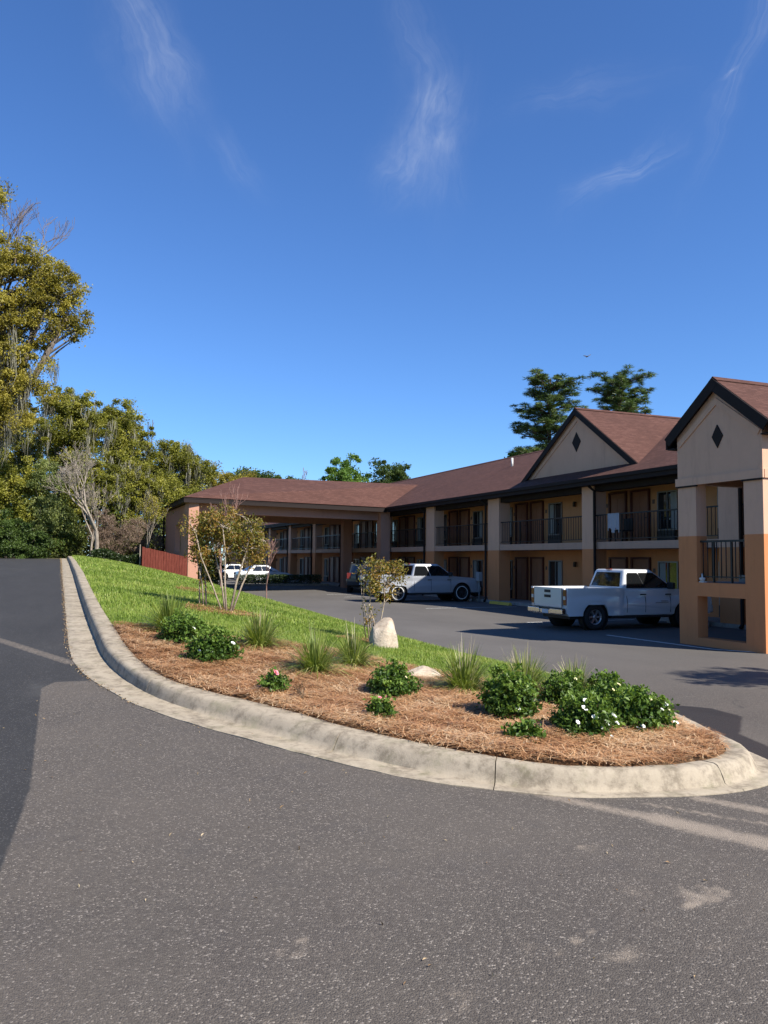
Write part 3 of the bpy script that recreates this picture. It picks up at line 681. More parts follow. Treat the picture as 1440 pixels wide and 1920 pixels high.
for k in range(-1, 9):
    b = 26.87+PER*k
    if b-3.8 < Y0+.5: continue
    near = k < 3
    for fl, z0 in ((0, G0+.135), (1, ZS+.003)):
        for yb in (b-.92, b-2.27):
            d = put(dm, 'door', mot, (X-.03, yb, z0)); put(jm, 'door_frame', d, (X-.03, yb, z0))
            if near:
                for p in pm: put(p, 'door_panel', d, (X-.03, yb, z0))
                put(hm, 'door_handle', d, (X-.03, yb+.08, z0+.95))
        for yb, fr in ((b+.5, 0), (b-3.75, 1)):
            wm = W_u
            w = put(wm[0], 'window', mot, (X+.01, yb, z0+.48)); put(wm[1], 'pane', w, (X+.01, yb, z0+.48))
            c = put(wm[2], 'curtain', w, (X+.01, yb+(.95*.64 if (k+fr+fl) % 2 else 0), z0+.48))
            ac = put(acm, 'air_conditioner', mot, (X+.01, yb, z0+.02))
            if near:
                for i in range(5): put(slat, 'grille_slat', ac, (X+.01, yb, z0+.06+i*.065))
        put(lampm, 'wall_lamp', mot, (XW-.002, b-4.85, z0+1.75))
        for yb in (b+.28, b-2.5): put(numm, 'number_plate', mot, (XW-.002, yb, z0+1.55))
# small lit ceiling lamp under the far balcony
put(MB().lathe([(0,.0),(.09,0),(.09,-.06),(0,-.08)], 12, 2).mesh('ceiling_lamp', M['bulb']), 'ceiling_lamp', mot, (20.3, 57.6, 4.515))

# cross gable above the balconies
GX = 19.9; gy0, gy1, gp = 23.75, 31.2, 27.36; gz, gpz = 5.36, 7.90
MB().prism([(gy0+.05,5.15),(gy1-.05,5.15),(gy1-.05,gz-.1),(gp,gpz-.12),(gy0+.05,gz-.1)], 0, GX, GX+.3).obj('gable_wall', M['beige'], mot)
gw = mot.children[-1]
def diamond(y, z, hw, hh, x, parent):
    MB().prism([(y-hw,z),(y,z-hh),(y+hw,z),(y,z+hh)], 0, x-.025, x+.02).obj('diamond_vent', M['fascia'], parent)
def slope_board(ya, za, yb, zb, x0, x1, w, name, mat, parent=mot):
    d = Vector((yb-ya, zb-za)).normalized(); nrm = Vector((-d.y, d.x)); nrm = nrm if nrm.y > 0 else -nrm
    return MB().prism([(ya,za),(yb,zb),(yb-nrm.x*w,zb-nrm.y*w),(ya-nrm.x*w,za-nrm.y*w)], 0, x0, x1).obj(name, mat, parent)
diamond(27.44, 6.5, .29, .41, GX, gw)
sl = (gpz-gz)/(gp-gy0); sr = (gpz-gz)/(gy1-gp); ov = .35
g = MB()
g.prism([(gy0-ov,gz-sl*ov),(gp,gpz),(gp,gpz-.1),(gy0-ov,gz-sl*ov-.1)], 0, GX-.14, 30.2)
g.prism([(gp,gpz),(gy1+ov,gz-sr*ov),(gy1+ov,gz-sr*ov-.1),(gp,gpz-.1)], 0, GX-.14, 30.2)
g.obj('gable_roof', M['shingle_x'], mot); MB().prism([(gp-.15,gpz-.07),(gp,gpz+.03),(gp+.15,gpz-.07),(gp,gpz-.03)], 0, GX-.15, 30.2).obj('ridge_cap', M['shingle_x'], mot)
slope_board(gy0-ov, gz-sl*ov-.02, gp, gpz-.02, GX-.178, GX-.143, .22, 'rake_board', M['fascia'])
slope_board(gp, gpz-.02, gy1+ov, gz-sr*ov-.02, GX-.181, GX-.144, .22, 'rake_board', M['fascia'])
slope_board(gy0+.2, gz-.14, gp, gpz-.35, GX-.03, GX-.001, .16, 'frieze_board', M['beige'])
slope_board(gp, gpz-.35, gy1-.2, gz-.14, GX-.032, GX-.001, .16, 'frieze_board', M['beige'])

# stair tower
TX = 14.5; ty0, ty1 = 13.16, 15.78; TB = 3.53; SP = 2.22
t = MB()
def two(lo, hi):
    if hi[2] <= SP: t.box(lo, hi, 0)
    elif lo[2] >= SP: t.box(lo, hi, 1)
    else: t.box(lo, (hi[0],hi[1],SP), 0); t.box((lo[0],lo[1],SP), hi, 1)
two((TX,15.17,G0-.2),(TX+.32,ty1,TB)); two((TX,ty0,G0-.2),(TX+.32,13.70,TB))
t.box((TX,13.70,.76),(TX+.32,15.17,1.09),0); t.box((TX,13.70,G0-.2),(TX+.32,15.17,-.24),0)
two((TX+.32,ty0,G0-.2),(XC+.3,ty0+.25,TB))            # sunlit south side
two((17.3,ty1-.25,G0-.2),(18.2,ty1,TB))                 # north pier
tw = t.obj('tower_wall', [M['orange'], M['beige']], mot)
MB().prism([(ty0,TB),(ty1,TB),(ty1,4.70),(14.47,5.72),(ty0,4.70)], 0, TX-.001, TX+.3).obj('tower_gable_wall', M['beige'], mot)
tg = mot.children[-1]
B((TX+.302,ty0,TB),(RX0+2,ty0+.25,4.66),'tower_side_wall',M['beige']); B((TX+.302,ty1-.25,TB),(RX0+.5,ty1,4.66),'tower_side_wall',M['beige'])
B((TX-.045,ty0-.04,TB-.06),(TX-.003,ty1+.04,TB+.13),'trim_band',M['beige']); B((TX+.02,ty0-.04,TB-.06),(XC,ty0-.003,TB+.13),'trim_band',M['beige'])
for ya_, yb_ in ((ty0-.03,13.72),(15.1,ty1+.03)): B((TX-.05,ya_,TB-.10),(TX-.004,yb_,TB-.063),'shadow_strip',M['fascia'])  # shadow gap under the band, built as strips in dark fascia colour
diamond(14.44, 4.57, .17, .28, TX, tg)
pk, pkz, e0, e1, ez = 14.47, 5.98, ty0-.30, ty1+.30, 4.72
g = MB()
g.prism([(e0,ez),(pk,pkz),(pk,pkz-.1),(e0,ez-.1)], 0, TX-.10, 24.); g.prism([(pk,pkz),(e1,ez),(e1,ez-.1),(pk,pkz-.1)], 0, TX-.10, 24.)
g.obj('tower_roof', M['shingle_x'], mot); MB().prism([(pk-.14,pkz-.085),(pk,pkz+.03),(pk+.14,pkz-.085),(pk,pkz-.03)], 0, TX-.11, 24.).obj('ridge_cap', M['shingle_x'], mot)
slope_board(e0, ez-.015, pk, pkz-.015, TX-.14, TX-.103, .25, 'rake_board', M['fascia']); slope_board(pk, pkz-.015, e1, ez-.015, TX-.143, TX-.104, .25, 'rake_board', M['fascia'])
B((TX-.098,e1-.05,ez-.28),(19.2,e1+.003,ez-.03),'tower_fascia',M['fascia']); B((TX-.098,e0-.003,ez-.28),(19.2,e0+.05,ez-.03),'tower_fascia',M['fascia'])
B((TX-.09,ty1+.003,ez-.30),(19.2,e1-.052,ez-.27),'tower_soffit',M['fascia']); B((TX-.09,e0+.052,ez-.30),(19.2,ty0-.043,ez-.27),'tower_soffit',M['fascia'])
slope_board(ty0+.02, 4.56, pk, 5.50, TX-.03, TX-.002, .14, 'frieze_board', M['beige']); slope_board(pk, 5.50, ty1-.02, 4.56, TX-.032, TX-.002, .14, 'frieze_board', M['beige'])
# landing, stairs, rails inside the tower
B((TX+.33,ty0+.26,1.0),(TX+1.7,ty1-.02,1.09),'landing',M['slabconc'])
for i in range(7):
    B((TX+1.7+.28*i,14.52,1.09+.17*i),(TX+2.0+.28*i,ty1-.27,1.14+.17*i+.12),'stair_step',M['slabconc'])
    B((TX+1.7+.28*i,13.45,.92-.19*i),(TX+2.0+.28*i,14.42,.97-.19*i),'stair_step',M['slabconc'])
B((16.2,13.42,1.5),(18.9,14.15,TB+.4),'stair_wall',M['beige'])
B((17.6,13.5,G0),(17.9,15.2,.9),'stair_back_wall',M['beige'])
B((XC+.9,13.2,ZS),(XW,17.2,4.5),'tower_back_wall',M['peach'])
B((16.15,14.18,G0),(16.3,14.33,TB+.3),'stair_post',M['railing'])
lr = MB().box((TX+.10,13.71,2.06),(TX+.15,15.16,2.11)).box((TX+.11,13.71,1.22),(TX+.14,15.16,1.25)).obj('railing', M['railing'], mot)
for i in range(10): put(bal_me, 'baluster', lr, (TX+.125, 13.80+.143*i, 1.2))
for yy in (14.2,14.75): put(MB().box((-.02,-.02,0),(.02,.02,.98)).mesh('railing_post', M['railing']), 'railing_post', lr, (TX+.125, yy, 1.10))
ur = MB().box((16.5,14.4,3.36),(16.55,15.5,3.41)).box((16.5,14.4,2.45),(16.55,15.5,2.48)).box((16.4,14.4,2.2),(18.9,15.5,2.32)).obj('railing', M['railing'], mot)
for i in range(7): put(bal_me, 'baluster', ur, (16.525, 14.5+.155*i, 2.46))
sr_ = MB().tube([(TX+.6,13.85,2.05),(TX+2.6,13.85,3.25)], .03, 6).tube([(TX+.6,13.85,1.2),(TX+2.6,13.85,2.4)], .02, 6).obj('stair_handrail', M['railing'], mot)
for i in range(7): put(bal_me, 'baluster', sr_, (TX+.75+.28*i, 13.85, 1.28+.168*i))
fl = thing('floodlight', 'small white floodlight fixed at the corner of the stair landing', 'light', (TX+.06,15.08,1.1))
MB().lathe([(.02,0),(.05,.0),(.075,.07),(.06,.09)], 12, 2, center=(TX+.06,15.06,1.12)).tube([(TX+.06,15.06,1.09),(TX+.06,15.06,1.2),(TX+.09,15.1,1.3)], .018, 8).obj('lamp_head', M['white_paint'], fl)
MB().box((TX+.02,14.98,1.092),(TX+.13,15.13,1.118)).obj('bracket', M['white_paint'], fl)

# drive-through canopy
FL, FR, BL = Vector((6.2,42.75,4.78)), Vector((19.0,45.75,4.79)), Vector((6.35,53.6,4.78))
RL, RRt = Vector((10.75,49.2,6.62)), Vector((23.4,49.6,6.70))
dF = (FR-FL)/(FR.x-FL.x); FRx = FL + dF*(22.6-FL.x); BRx = Vector((22.6,54.6,4.78))
dn = Vector((0,0,-.09))
c = MB()
for f in ([FL,FRx,RRt,RL],[BL,FL,RL],[RL,RRt,BRx,BL]): c.face(f, 0); c.face([p+dn for p in f][::-1], 1)
c.obj('canopy_roof', [M['shingle_x'], M['fascia']], mot, fixn=False)
def strip(a, b, z0, z1, w, name, mat):
    a = Vector(a); b = Vector(b); d = (b-a).normalized(); n_ = Vector((-d.y, d.x, 0))*w
    def q(p, z): return (p.x, p.y, z)
    return MB().hexa([q(a,z0),q(b,z0),q(b+n_,z0),q(a+n_,z0)], [q(a,z1),q(b,z1),q(b+n_,z1),q(a+n_,z1)]).obj(name, mat, mot)
strip(FL+Vector((.02,.02,0)), FR, 4.50, 4.74, .04, 'canopy_fascia', M['fascia']); strip(BL+Vector((.02,0,0)), FL+Vector((.02,.08,0)), 4.50, 4.74, .04, 'canopy_fascia', M['fascia'])
ins = Vector((.35,.85,0))
strip(FL+ins, FR+Vector((.4,.85,0)), 4.02, 4.56, .35, 'canopy_beam', M['pink'])
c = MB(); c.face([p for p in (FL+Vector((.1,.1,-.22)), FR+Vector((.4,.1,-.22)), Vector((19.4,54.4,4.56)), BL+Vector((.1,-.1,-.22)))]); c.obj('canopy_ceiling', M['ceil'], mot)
strip((6.7,52.9,0), (19.4,53.6,0), 4.02, 4.55, .35, 'canopy_beam', M['pink'])
B((6.55,43.15,G0-.2),(7.08,43.7,4.52),'canopy_column',M['pink']); B((18.75,46.1,G0-.2),(19.38,46.75,4.52),'canopy_column',M['pink']); B((18.75,53.0,G0-.2),(19.38,53.6,4.52),'canopy_column',M['pink'])
w_ = MB().box((6.6,43.72,G0),(6.9,46.3,4.5)).box((6.6,48.6,G0),(6.9,53.0,4.5)).box((6.6,46.3,G0),(6.9,48.6,1.9)).box((6.6,46.3,3.5),(6.9,48.6,4.5)); w_.obj('canopy_side_wall', M['pink'], mot)
MB().tube([(6.3,53.4,4.5),(6.5,53.2,4.2),(6.5,53.2,.4)], .06, 8).obj('downspout', M['fascia'], mot)
# far lot: raised kerb with low hedge beyond the canopy
fk = B((9.0,57.8,G0-.1),(19.3,58.2,G0+.14),'far_kerb',M['kerb'],None); tag(fk, kind='structure')
# wheel stops and painted lines
def wheel_stop(x, y, mat, label):
    me = MB().prism([(x-.09,G0+.0),(x-.06,G0+.13),(x+.06,G0+.13),(x+.09,G0+.0)], 1, y, y+1.75).mesh('wheel_stop', mat, .01)
    tag(put(me, 'wheel_stop'), label, 'wheel stop', 'wheel stops along the walkway')
wheel_stop(19.1, 19.55, M['stop'], 'pale concrete wheel stop beneath the white pickup beside the stair tower')
wheel_stop(19.0, 31.2, M['yellow'], 'yellow wheel stop at the foot of the column between the two pickups')
wheel_stop(19.0, 27.6, M['stop'], 'grey concrete wheel stop just left of the white pickup tailgate')
wheel_stop(19.1, 35.1, M['stop'], 'grey concrete wheel stop in front of the silver pickup')
ln = MB()
for (x0,y0),(x1,y1) in (((14.15,18.2),(14.15,14.35)),((14.15,14.35),(14.75,12.9))):
    d = Vector((x1-x0,y1-y0)).normalized(); n_ = Vector((-d.y,d.x))*.055
    ln.face([(x0+n_.x,y0+n_.y,hz(x0,y0)+.006),(x0-n_.x,y0-n_.y,hz(x0,y0)+.006),(x1-n_.x,y1-n_.y,hz(x1,y1)+.006),(x1+n_.x,y1+n_.y,hz(x1,y1)+.006)])
tag(ln.obj('parking_line', M['white_paint']), kind='structure')
for yy in (22.6, 30.3, 37.2, 40.4, 43.4):
    q = MB(); q.face([(14.4,yy,G0+.006),(18.8,yy,G0+.006),(18.8,yy+.1,G0+.006),(14.4,yy+.1,G0+.006)]); tag(q.obj('parking_line', M['white_paint']), kind='structure')
# meter box on a post by the column
mb = thing('meter_box', 'grey utility box on a thin post beside the column left of the white pickup', 'utility box', (19.3,34.6,G0))
MB().tube([(19.3,34.6,G0),(19.3,34.6,.8)], .03, 8).obj('post', M['grey_box'], mb); MB().box((19.2,34.45,.55),(19.4,34.75,1.0)).obj('box', M['grey_box'], mb, .01)
# laundry and bin on the balcony
tw_ = MB(); n = 9
for i in range(n):
    y = 25.0-.075*i; x = XC+.085-.025*math.sin(i*2.1); x2 = XC+.085-.025*math.sin((i+1)*2.1); y2 = y-.075; lo = ZS+.42+.1*math.sin(i*1.3)
    tw_.hexa([(x,y,lo),(x2,y2,lo),(x2-.006,y2,lo),(x-.006,y,lo)], [(x,y,ZS+1.075),(x2,y2,ZS+1.075),(x2-.006,y2,ZS+1.075),(x-.006,y,ZS+1.075)])
tag(tw_.obj('towel', M['white_cloth']), 'pale striped towel hung over the balcony railing above the white pickup', 'towel')
bn = thing('balcony_chair', 'dark chair standing behind the towel on the upper balcony', 'chair', (20.1,24.7,ZS))
MB().box((19.8,24.45,ZS+.4),(20.3,24.95,ZS+.45)).obj('seat', M['blackplastic'], bn, .01); MB().box((20.25,24.45,ZS+.45),(20.3,24.95,ZS+.9)).obj('backrest', M['blackplastic'], bn, .01)
for xx in (19.83,20.27):
    for yy in (24.48,24.92): MB().tube([(xx,yy,ZS+.002),(xx,yy,ZS+.4)], .018, 6).obj('leg', M['blackplastic'], bn)
# red stained fence running from the canopy column up the slope
fn = thing('wooden_fence', 'short red stained board fence beside the canopy column', 'fence', (5.4,43.5,.5))
fr_ = random.Random(2)
fa, fb = Vector((4.15,42.4)), Vector((6.5,42.95)); nb = 17
for i in range(nb):
    t_ = i/nb; p = fa.lerp(fb, t_); q = fa.lerp(fb, t_+.93/nb); zb = .35-.35*t_; zt = 2.12-.50*t_+fr_.uniform(-.015,.015); o_ = fr_.uniform(-.008,.008)
    d = (q-p).normalized(); nn = Vector((-d.y,d.x))*.022; nn2 = Vector((-d.y,d.x))*o_
    P0 = [(p.x+nn2.x,p.y+nn2.y),(q.x+nn2.x,q.y+nn2.y),(q.x+nn.x+nn2.x,q.y+nn.y+nn2.y),(p.x+nn.x+nn2.x,p.y+nn.y+nn2.y)]
    MB().hexa([(x,y,zb) for x,y in P0],[(x,y,zt+(.0 if j in (0,3) else -.03)) for j,(x,y) in enumerate(P0)]).obj('fence_board', M['fence'], fn)
for zz in (.0,.9):
    q0, q1 = fa+Vector((-.02,.05)), fb+Vector((-.02,.05))
    MB().hexa([(q0.x,q0.y,.75+zz),(q1.x,q1.y,.25+zz),(q1.x,q1.y+.05,.25+zz),(q0.x,q0.y+.05,.75+zz)],[(q0.x,q0.y,.85+zz),(q1.x,q1.y,.35+zz),(q1.x,q1.y+.05,.35+zz),(q0.x,q0.y+.05,.85+zz)]).obj('fence_rail', M['fence'], fn)
# ---------------------------------------------------------------- vehicles (local frame: x forward, y left, z up)
def wheel_set(v, axles, tr, r, w, rimr, nsp=6, rimmat='rim', wside=True):
    prof = [(rimr*.98,-w*.42),(rimr*1.02,-w*.5),(r*.93,-w*.5),(r*.985,-w*.40),(r,-w*.25),(r,w*.25),(r*.985,w*.40),(r*.93,w*.5),(rimr*1.02,w*.5),(rimr*.98,w*.42)]
    ty = MB().lathe(prof, 28, 1); tym = ty.mesh('tyre', M['tyre'])
    def rim(sgn):
        q = MB(); q.lathe([(rimr,-w*.4),(rimr*.97,sgn*w*.42),(rimr*.86,sgn*w*.36),(rimr*.84,sgn*w*.1)], 24, 1)
        q.lathe([(0,sgn*w*.34),(rimr*.2,sgn*w*.34),(rimr*.24,sgn*w*.25),(rimr*.24,0)], 16, 1)
        for i in range(nsp):
            a = 2*math.pi*i/nsp; ca, sa = math.cos(a), math.sin(a)
            def pt(rr, t, yy): return (rr*ca-t*sa, yy, rr*sa+t*ca)
            q.hexa([pt(rimr*.15,-rimr*.13,sgn*w*.30),pt(rimr*.9,-rimr*.09,sgn*w*.36),pt(rimr*.9,rimr*.09,sgn*w*.36),pt(rimr*.15,rimr*.13,sgn*w*.30)],
                   [pt(rimr*.15,-rimr*.13,sgn*w*.1),pt(rimr*.9,-rimr*.09,sgn*w*.1),pt(rimr*.9,rimr*.09,sgn*w*.1),pt(rimr*.15,rimr*.13,sgn*w*.1)])
        return q.mesh('rim', M[rimmat])
    disc = MB().lathe([(0,0),(rimr*.8,0)], 20, 1).mesh('brake_disc', M['blackplastic'])
    rl, rr_ = rim(1), rim(-1)
    for ax in axles:
        for sy in (1,-1):
            o = local(tym, 'wheel', v, (ax, sy*tr, r)); local(rl if sy > 0 else rr_, 'rim', o); local(disc, 'brake_disc', o)
def bilerp(q, u, w):
    a, b, c, d = [Vector(p) for p in q]; return (a*(1-u)+b*u)*(1-w) + (d*(1-u)+c*u)*w
def panel(q, poly, name, mat, parent, out=.006):
    """a thin panel lying on the quad q (a,b,c,d), outline in its u,w coordinates"""
    n = (Vector(q[1])-Vector(q[0])).cross(Vector(q[3])-Vector(q[0])).normalized()
    pts = [bilerp(q, u, w) for u, w in poly]; k = len(pts); b = MB()
    b.v += [tuple(p+n*out) for p in pts] + [tuple(p-n*.01) for p in pts]
    b.f.append(tuple(range(k))); b.f += [(i, k+i, k+(i+1) % k, (i+1) % k) for i in range(k)]; b.m += [0]*(k+1); b.s += [False]*(k+1)
    return local(b.mesh(name, mat), name, parent)
def arch(cx, cz, r, z0, n=12):
    """points of a wheel-arch from front to rear at sill height z0"""
    a0 = math.asin((z0-cz)/r); return [(cx+r*math.cos(a), cz+r*math.sin(a)) for a in np.linspace(a0, math.pi-a0, n)]
def side_off(x, z, axles):
    d = -.05*((z-.80)/.5)**2 + .012/(1+math.exp(min(60,(z-.97)/.012)))
    for ax in axles: d += .026*math.exp(-((x-ax)/.42)**2)*max(0., 1-abs(z-.72)/.5)
    return d
def shape_side(me, W, axles, zs=(.5,.6,.7,.8,.88,.94,.985,1.03,1.1), lim=.14):
    bm = bmesh.new(); bm.from_mesh(me)
    for z in zs: bmesh.ops.bisect_plane(bm, geom=bm.verts[:]+bm.edges[:]+bm.faces[:], plane_co=(0,0,z), plane_no=(0,0,1))
    xs_ = sorted({round(ax+k*.2,3) for ax in axles for k in range(-5,6)})
    for x in xs_: bmesh.ops.bisect_plane(bm, geom=bm.verts[:]+bm.edges[:]+bm.faces[:], plane_co=(x,0,0), plane_no=(1,0,0))
    for v in bm.verts:
        if abs(v.co.y) > W/2-lim*.5: v.co.y += math.copysign(side_off(v.co.x, v.co.z, axles), v.co.y)
    for f in bm.faces: f.smooth = True
    for e in bm.edges: e.smooth = not (len(e.link_faces) == 2 and e.calc_face_angle(0) > .7)
    bm.to_mesh(me); bm.free(); return me
def body_shell(v, top, W, axles, r, sill, zaxle, paintm, tuck=.05, ra=None):
    """lower body: side outline with wheel-arch cut-outs, extruded across and softened"""
    ra = ra or r*1.2
    x0, x1 = top[0][0], top[-1][0]
    out = list(top)                                   # rear to front along the top
    out += [(x1, sill+.08), (x1-.08, sill)]
    for ax in sorted(axles, reverse=True): out += arch(ax, zaxle, ra, sill)
    out += [(x0+.08, sill), (x0, sill+.08)]
    b = MB(); n = len(out); zt = max(z for _, z in top)
    def yy(z): return W/2*(1 - .0*(z)) - tuck*max(0, (z-.75)/(zt-.75))**1.5 - .03*max(0, (.6-z)/.3)
    for s in (1,-1): b.v += [(x, s*yy(z), z) for x, z in out]
    b.f.append(tuple(range(n))[::-1]); b.f.append(tuple(range(n, 2*n)))
    for i in range(n): b.f.append((i, (i+1) % n, n+(i+1) % n, n+i))
    b.m += [0]*(n+2); b.s += [False]*(n+2)
    me = b.mesh('body', paintm, .03)
    bm = bmesh.new(); bm.from_mesh(me); bmesh.ops.triangulate(bm, faces=[f for f in bm.faces if len(f.verts) > 4], ngon_method='EAR_CLIP'); bm.to_mesh(me); bm.free()
    shape_side(me, W, axles); bd = local(me, 'body', v)
    # dark under-body and arch liners
    u = MB().box((x0+.25,-W/2+.24,sill-.10),(x1-.3,W/2-.24,sill+.25)); local(u.mesh('underbody', M['blackplastic']), 'underbody', v)
    for ax in axles:
        for s in (1,-1):
            l = MB().lathe([(.01,s*(W/2-.27)),(ra*.98,s*(W/2-.27)),(ra*.99,s*(W/2-.03))], 24, 1, center=(ax,0,zaxle)); local(l.mesh('wheel_arch_liner', M['blackplastic']), 'wheel_arch_liner', v)
            tr_ = [(ax+(ra+.02)*math.cos(a), zaxle+(ra+.02)*math.sin(a)) for a in np.linspace(.1, math.pi-.1, 16)]
            local(MB().tube([(x, s*(W/2-.012), z) for x, z in tr_], .022, 6).mesh('fender_flare', paintm), 'fender_flare', v)
    return bd
def cabin(v, bx0, bx1, rx0, rx1, zb, zr, wb, wr, paintm, glassw, doors=()):
    """glasshouse: base rectangle to roof rectangle; glassw = side window spans as (u0,u1) fractions"""
    A = [(bx0,-wb,zb),(bx1,-wb,zb),(bx1,wb,zb),(bx0,wb,zb)]; T = [(rx0,-wr,zr),(rx1,-wr,zr),(rx1,wr,zr),(rx0,wr,zr)]
    b = MB(); b.hexa(A, T)
    me_ = b.mesh('cab', paintm, .085)
    for p_ in me_.polygons: p_.use_smooth = True
    bm_ = bmesh.new(); bm_.from_mesh(me_)
    for e in bm_.edges: e.smooth = not (len(e.link_faces) == 2 and e.calc_face_angle(0) > .62)
    bm_.to_mesh(me_); bm_.free(); c = local(me_, 'cab', v)
    sides = {'R': [A[0],A[1],T[1],T[0]], 'L': [A[2],A[3],T[3],T[2]]}
    for s, q in sides.items():
        for u0, u1 in glassw:
            if s == 'L': u0, u1 = 1-u1, 1-u0
            panel(q, [(u0,.10),(u1,.10),(u1,.72),(u1-.02,.80),(u0+.03,.80),(u0,.70)], 'side_window', M['carglass'], v)
            panel(q, [(u0-.012,.07),(u1+.012,.07),(u1+.012,.75),(u1-.01,.835),(u0+.02,.835),(u0-.012,.73)], 'window_trim', M['blackplastic'], v, .003)
    q = [A[3],A[0],T[0],T[3]]; panel(q, [(.08,.14),(.92,.14),(.90,.84),(.10,.84)], 'rear_window', M['carglass'], v)
    q = [A[1],A[2],T[2],T[1]]; panel(q, [(.05,.06),(.95,.06),(.93,.92),(.07,.92)], 'windscreen', M['carglass'], v)
    return sides
def seam(v, pts, name='door_seam'):
    return local(MB().tube(pts, .009, 4).mesh(name, M['blackplastic']), name, v)
def pickup(name, label, loc, rotz, paintm, L, W, Ht, axr, axf, r, cab, glassw, seams, rimmat='rim', whitewall=False):
    v = thing(name, label, 'pickup truck', loc, rotz, None)
    xr, xf = -L/2+.12, L/2; sill = .42; zb = 1.20
    bx0, bx1, rx0, rx1 = cab
    # cab and bonnet part of the body plus bed floor
    top = [(xr,.78),(bx0-.02,.78),(bx0,zb),(bx1-.1,zb),(bx1+.2,zb-.02),(xf-.45,zb-.07),(xf-.12,zb-.13),(xf-.02,zb-.24),(xf,zb-.45)]
    bd = body_shell(v, top, W, (axr,axf), r, sill, r, paintm)
    # bed sides with arches
    for s in (1,-1):
        out = [(xr,sill+.1),(xr,1.24),(bx0-.015,1.24),(bx0-.015,sill)] + arch(axr, r, r*1.2, sill) + [(xr+.06,sill)]
        b = MB(); b.prism(out, 1, s*(W/2-.075), s*(W/2+.004)); me = shape_side(b.mesh('bed_side', paintm, .012), W, (axr,axf)); local(me, 'bed_side', v)
    q = MB().box((bx0-.06,-W/2+.08,.78),(bx0-.02,W/2-.08,1.22)); local(q.mesh('bed_front', paintm), 'bed_front', v)
    tg = local(MB().box((xr-.045,-W/2+.19,.66),(xr+.03,W/2-.19,1.235)).mesh('tailgate', paintm, .012), 'tailgate', v)
    local(MB().box((xr-.055,-.16,1.09),(xr-.043,.16,1.17)).mesh('handle', M['blackplastic']), 'handle', tg)
    local(MB().box((xr-.054,-.17,.94),(xr-.044,.17,1.02)).mesh('emblem', M['blackplastic']), 'emblem', tg)
    for s in (1,-1):
        tl = local(MB().box((xr-.03,s*(W/2-.165),.74),(xr+.05,s*(W/2-.012),1.19)).mesh('tail_light', M['redlens'], .012), 'tail_light', v)
        local(MB().box((xr-.036,s*(W/2-.14),.90),(xr-.026,s*(W/2-.03),1.0)).mesh('reverse_lens', M['clearlens']), 'reverse_lens', tl)
    bp = local(MB().box((xr-.17,-W/2+.02,.48),(xr-.02,-.3,.63)).box((xr-.17,.3,.48),(xr-.02,W/2-.02,.63)).box((xr-.13,-.3,.46),(xr-.02,.3,.60)).mesh('rear_bumper', M['chrome'], .02), 'rear_bumper', v)
    local(MB().box((xr-.142,-.16,.475),(xr-.132,.16,.595)).mesh('licence_plate', M['licence']), 'licence_plate', bp)
    local(MB().box((xr-.165,-W/2+.05,.631),(xr-.03,W/2-.05,.645)).mesh('step_pad', M['blackplastic']), 'step_pad', bp)
    for s in (1,-1): local(MB().box((xr-.048,s*(W/2-.205),.66),(xr-.03,s*(W/2-.19),1.235)).mesh('tailgate_seam', M['blackplastic']), 'tailgate_seam', v)
    local(MB().tube([(bx1+.3,-W/2+.2,zb-.05),(bx1+.22,-W/2+.2,zb+.7)], .006, 4).mesh('antenna', M['blackplastic']), 'antenna', v)
    local(MB().box((bx0-.03,-W/2+.01,.44),(bx0-.005,W/2-.01,1.2)).mesh('cab_gap', M['blackplastic']), 'cab_gap', v)
    local(MB().box((xf-.06,-W/2+.03,.46),(xf+.08,W/2-.03,.68)).mesh('front_bumper', paintm, .03), 'front_bumper', v)
    local(MB().box((xf-.04,-.5,.70),(xf+.03,.5,.92)).mesh('grille', M['blackplastic'], .01), 'grille', v)
    for s in (1,-1): local(MB().box((xf-.22,s*(W/2-.36),.74),(xf+.005,s*(W/2-.02),.93)).mesh('headlight', M['clearlens'], .02), 'headlight', v)
    cabin(v, bx0, bx1, rx0, rx1, zb-.02, Ht, W/2-.085, W/2-.235, paintm, glassw)
    wheel_set(v, (axr,axf), W/2-.14, r, .25, r*.60, 6, rimmat)
    for s in (1,-1):
        mr = MB().box((bx1-.42,s*(W/2-.06),1.20),(bx1-.30,s*(W/2+.20),1.40)); local(mr.mesh('mirror', M['blackplastic'], .03), 'mirror', v)
        y = s*(W/2-.012)
        for xs_ in seams:
            seam(v, [(xs_,s*(W/2-.05*max(0,(z_-.75)/.45)**1.5+side_off(xs_,z_,(axr,axf))),z_) for z_ in (.50,.65,.8,.9,1.0,1.1,1.17)])
        seam(v, [(min(seams),y+s*.002,.50),(max(seams),y+s*.002,.50)])
        for xs_ in seams[1:]:
            local(MB().box((xs_-.98 if False else xs_-.0-.30+.12,y-s*.01,1.02),(xs_-.30+.32,y+s*.03,1.055)).mesh('door_handle', M['blackplastic'], .008), 'door_handle', v)
        local(MB().box((axr+.55,s*(W/2-.05),.36),(axf-.55,s*(W/2+.02),.42)).mesh('running_board', M['blackplastic'], .01), 'running_board', v)
    local(MB().box((rx0-.05,-.12,Ht-.015),(rx0+.02,.12,Ht+.02)).mesh('brake_light', M['redlens'], .005), 'brake_light', v)
    return v
tr1 = pickup('pickup_truck', 'white pickup truck parked beside the stair tower, tailgate toward the drive', (16.45,20.45,G0), R(-1), M['carwhite'], 5.5, 1.89, 1.79, -1.62, 1.72, .385, (-.62,1.45,-.42,.55), [(.09,.42),(.435,.93)], [-.5,.18,1.12])
